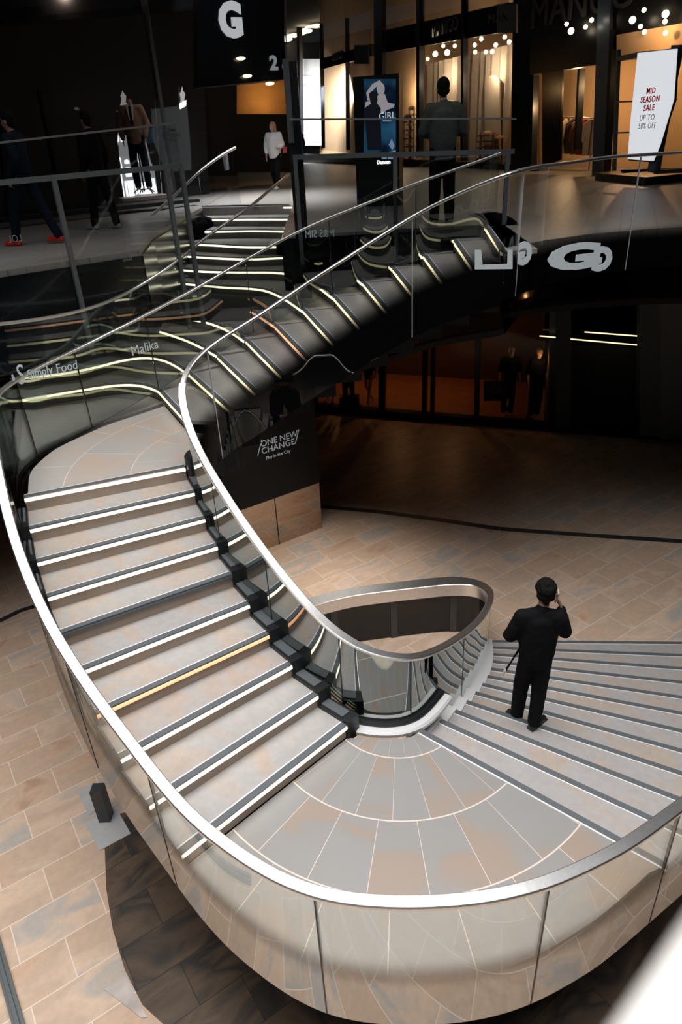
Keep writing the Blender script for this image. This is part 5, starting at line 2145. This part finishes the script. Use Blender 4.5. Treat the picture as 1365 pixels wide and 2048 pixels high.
# two figures passing on the dark left walkway
a1 = at(78, 489, ZC)
figure('person', 'dark-clothed person with bright red shoes striding along the left walkway', 'person', (a1.x, a1.y, ZC), math.radians(80),
       dict(kneeL=(-.09, .20, .52), ankL=(-.08, .30, .10), kneeR=(.10, -.14, .52), ankR=(.10, -.30, .12), elL=(-.24, -.10, 1.16), wrL=(-.22, .08, .95), elR=(.24, .08, 1.16), wrR=(.22, .2, .98)),
       SK, NAVY, NAVY, plain('red_shoe', (.62, .03, .015), .5), HAIR, 1.72, .018)
a2 = at(215, 458, ZC)
figure('person', 'black-clothed person in pale trainers standing in the shade of the left walkway', 'person', (a2.x, a2.y, ZC), math.radians(60),
       dict(kneeL=(-.09, .10, .50), ankL=(-.09, .18, .10), kneeR=(.10, -.08, .50), ankR=(.10, -.15, .10)),
       SK, BLK, BLK2, plain('pale_trainer', (.35, .35, .36), .6), HAIR, 1.75, .018)
# dark figure in the passage
f5 = at(590, 372, ZC)
c5 = pxY(597, 36)
figure('person', 'distant dark figure in the passage against the pale building', 'person', (c5[0], c5[1], ZC), math.radians(170), dict(), BLK, BLK, BLK2, BLK, HAIR, 1.78, .03)

# suit mannequin (headless) on its stand
mp = MP.hit(*z4(715, 1780), -.45)
sc_ = 1.17
SUIT = plain('brown_tweed_jacket', (.16, .085, .055), .9, noise=.2, nscale=40)
mq = figure('mannequin', 'headless mannequin in brown jacket, tie and dark trousers in the lit window', 'mannequin', (mp.x + .03, mp.y, mp.z + .06), PI + .1,
       dict(elL=(-.26, -.02, 1.16), wrL=(-.20, .10, .95), elR=(.27, -.04, 1.16), wrR=(.24, .04, .93)),
       plain('mannequin_skin', (.5, .33, .26), .5), SUIT, NAVY, None, None, 1.86, .018, build=1.02, coat=.04, headless=True)
bm = BM()
for v_ in ([(-.03, .13, 1.46), (.03, .13, 1.46), (0, .145, 1.22)],):
    beam(bm, (0, .135, 1.47), (0, .148, 1.15), .05, .012)
o = bpy.data.meshes.new('tie')
bm.to_mesh(o)
bm.free()
o.materials.append(BLK)
ob_ = bpy.data.objects.new('tie', o)
ob_.parent = mq
COL.objects.link(ob_)
bm = BM()
for s_ in (-1, 1):
    beam(bm, (s_ * .045, .125, 1.50), (s_ * .012, .14, 1.24), .05, .01)
o = bpy.data.meshes.new('shirt_front')
bm.to_mesh(o)
bm.free()
o.materials.append(plain('pale_shirt', (.6, .5, .45), .8))
ob_ = bpy.data.objects.new('shirt_front', o)
ob_.parent = mq
COL.objects.link(ob_)
bm = BM()
tube(bm, [(0, 0, -.02), (0, 0, .9)], .015, 8)
for i in range(5):
    a_ = i * 2 * PI / 5
    tube(bm, [(0, 0, .02), (.13 * math.cos(a_), .13 * math.sin(a_), .03), (.22 * math.cos(a_), .22 * math.sin(a_), -.04)], .012, 6)
o = bpy.data.meshes.new('stand')
bm.to_mesh(o)
bm.free()
o.materials.append(M['block'])
ob_ = bpy.data.objects.new('stand', o)
ob_.parent = mq
COL.objects.link(ob_)

# mannequins of the lower shop
MS = plain('mannequin_cream', (.50, .36, .28), .5)
for x, y, f_, lab, tp, lg in ((664, 820, 2.9, 'bare-legged mannequin with pale shoes at the left end of the lower shop window', BLK, None),
                       (700, 822, 3.3, 'all-black mannequin behind a dark box in the lower shop window', BLK, BLK2),
                       (742, 824, 2.4, 'striding mannequin in a dark skirt, third from the left in the lower shop window', BLK, None),
                       (1013, 852, 3.1, 'dark-dressed mannequin with a pale head behind the offer sign', BLK, BLK2),
                       (1066, 856, 3.3, 'mannequin with pale head and bare arm, rightmost in the lower shop window', BLK, BLK2)):
    p = SP.hit(x, y, .45)
    fg = figure('mannequin', lab, 'mannequin', (p.x, p.y, .13), f_, dict(kneeL=(-.09, .12 if x == 742 else .02, .5), ankL=(-.08, .2 if x == 742 else 0, .09), ankR=(.1, -.2 if x == 742 else 0, .09)), MS, tp, lg, MS if lg is None else None, None, 1.78, .022, sleeves='none', coat=.16 if lg is None else .03)
bm = BM()
c = SP.hit(700, 812, .25)
prism(bm, [(c.x - .28, c.y - .15), (c.x + .25, c.y - .2), (c.x + .3, c.y + .12), (c.x - .25, c.y + .17)], .12, .38)
bmesh.ops.bevel(bm, geom=bm.edges[:], offset=.01, segments=1)
tag(recentre(link('display_box', bm, M['block'])), 'low black display box in front of the all-black mannequin', 'display box')

# ================================================================== LETTERING SEEN IN THE GLASS, REFLECTED SIGNS BUILT AS LETTERS
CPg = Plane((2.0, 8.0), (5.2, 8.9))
tt_ = thing('reflected_sign_letters', 'big distorted sign reflection built as pale letters on the black foot of the right-hand concourse glass', 'lettering', tuple(CPg.hit(1100, 520, -.25)))  # reflection of a shop sign, put in as glowing letter meshes
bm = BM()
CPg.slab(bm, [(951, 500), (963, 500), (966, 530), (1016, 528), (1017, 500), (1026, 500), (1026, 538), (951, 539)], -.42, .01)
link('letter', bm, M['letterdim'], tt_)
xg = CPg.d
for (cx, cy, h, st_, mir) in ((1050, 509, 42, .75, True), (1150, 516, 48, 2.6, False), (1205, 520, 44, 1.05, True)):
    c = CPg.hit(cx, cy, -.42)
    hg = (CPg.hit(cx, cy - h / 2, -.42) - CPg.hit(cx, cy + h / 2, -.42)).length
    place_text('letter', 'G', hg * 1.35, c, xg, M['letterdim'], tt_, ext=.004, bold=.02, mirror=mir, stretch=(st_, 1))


def on_path(path, px, py, off=-.03):
    """point on the curved glass seen at a pixel"""
    d = ray(px, py)
    best = None
    for i in range(1, len(path)):
        p = path[i]
        t_ = math.hypot(p[0], p[1]) / math.hypot(d.x, d.y)
        x, y = d.x * t_, d.y * t_
        e = (x - p[0]) ** 2 + (y - p[1]) ** 2
        if best is None or e < best[0]:
            best = (e, i, t_)
    i, t_ = best[1], best[2]
    p = path[i]
    dz = CAMZ + d.z * t_
    tg = (Vector(path[min(i + 2, len(path) - 1)][:2]) - Vector(path[max(i - 2, 0)][:2])).normalized()
    if tg.x < 0:
        tg = -tg
    v = Vector((p[0], p[1], dz)) 
    v += (Vector((0, 0, CAMZ)) - v).normalized() * .04
    return v, Vector((tg.x, tg.y, 0))


farp = outerp[iLand:]
for words, lab in (((('Malika', 262, 704, 313, 688),), 'small pale word Malika seen in the tinted glass behind the upper landing'),
                   ((('&', 22, 757, 32, 754), ('S', 37, 752, 47, 750), ('Simply', 53, 750, 106, 739), ('Food', 115, 738, 158, 729)), 'pale shop name seen in the tinted glass at the left of the upper landing')):
    t = thing('letters_seen_in_glass', lab, 'lettering', tuple(on_path(farp, words[0][1], words[0][2])[0]))  # words seen in the glass, set as letter meshes on its face
    for w_, xa, ya, xb, yb in words:
        pa_, tg = on_path(farp, xa, ya)
        pb_, tg = on_path(farp, xb, yb)
        me_ = text_mesh(w_, 1.0)
        wd = max(v.co.x for v in me_.vertices) - min(v.co.x for v in me_.vertices)
        dv_ = pb_ - pa_
        place_text('letter', w_, dv_.length / wd, (pa_ + pb_) / 2, dv_, M['letterdim'], t, ext=.002)
for s_, (cx, cy), h, pln, mir, lab in (('M&S SIM', (640, 468), 17, Plane((-.62, 10.36), (2.2, 10.36)), True, 'pale reflected letters built on the black edge under the middle guard'),
                                  ('Hobbs', (255, 519), 8, Plane((-3.87, 8.40), (-2.5, 9.64)), True, 'tiny dim reflected word built on the black edge of the left walkway'),
                                  ('LOL', (30, 478), 16, Plane((-3.87, 8.40), (-2.5, 9.64)), True, 'faint reflected round letters built at the far left edge of the walkway glass')):
    c = pln.hit(cx, cy, -.04)  # reflected words, modelled as letter meshes just off the surface
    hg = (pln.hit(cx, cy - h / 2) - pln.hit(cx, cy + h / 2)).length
    o = place_text('letters_seen_in_glass', s_, hg * 1.3, c, pln.d if pln.d.x > 0 else -pln.d, M['letterdim'] if h > 10 and cx > 100 else plain('faint_letter', (.16, .16, .16), .6), None, ext=.002, mirror=mir, stretch=(.8, 1))
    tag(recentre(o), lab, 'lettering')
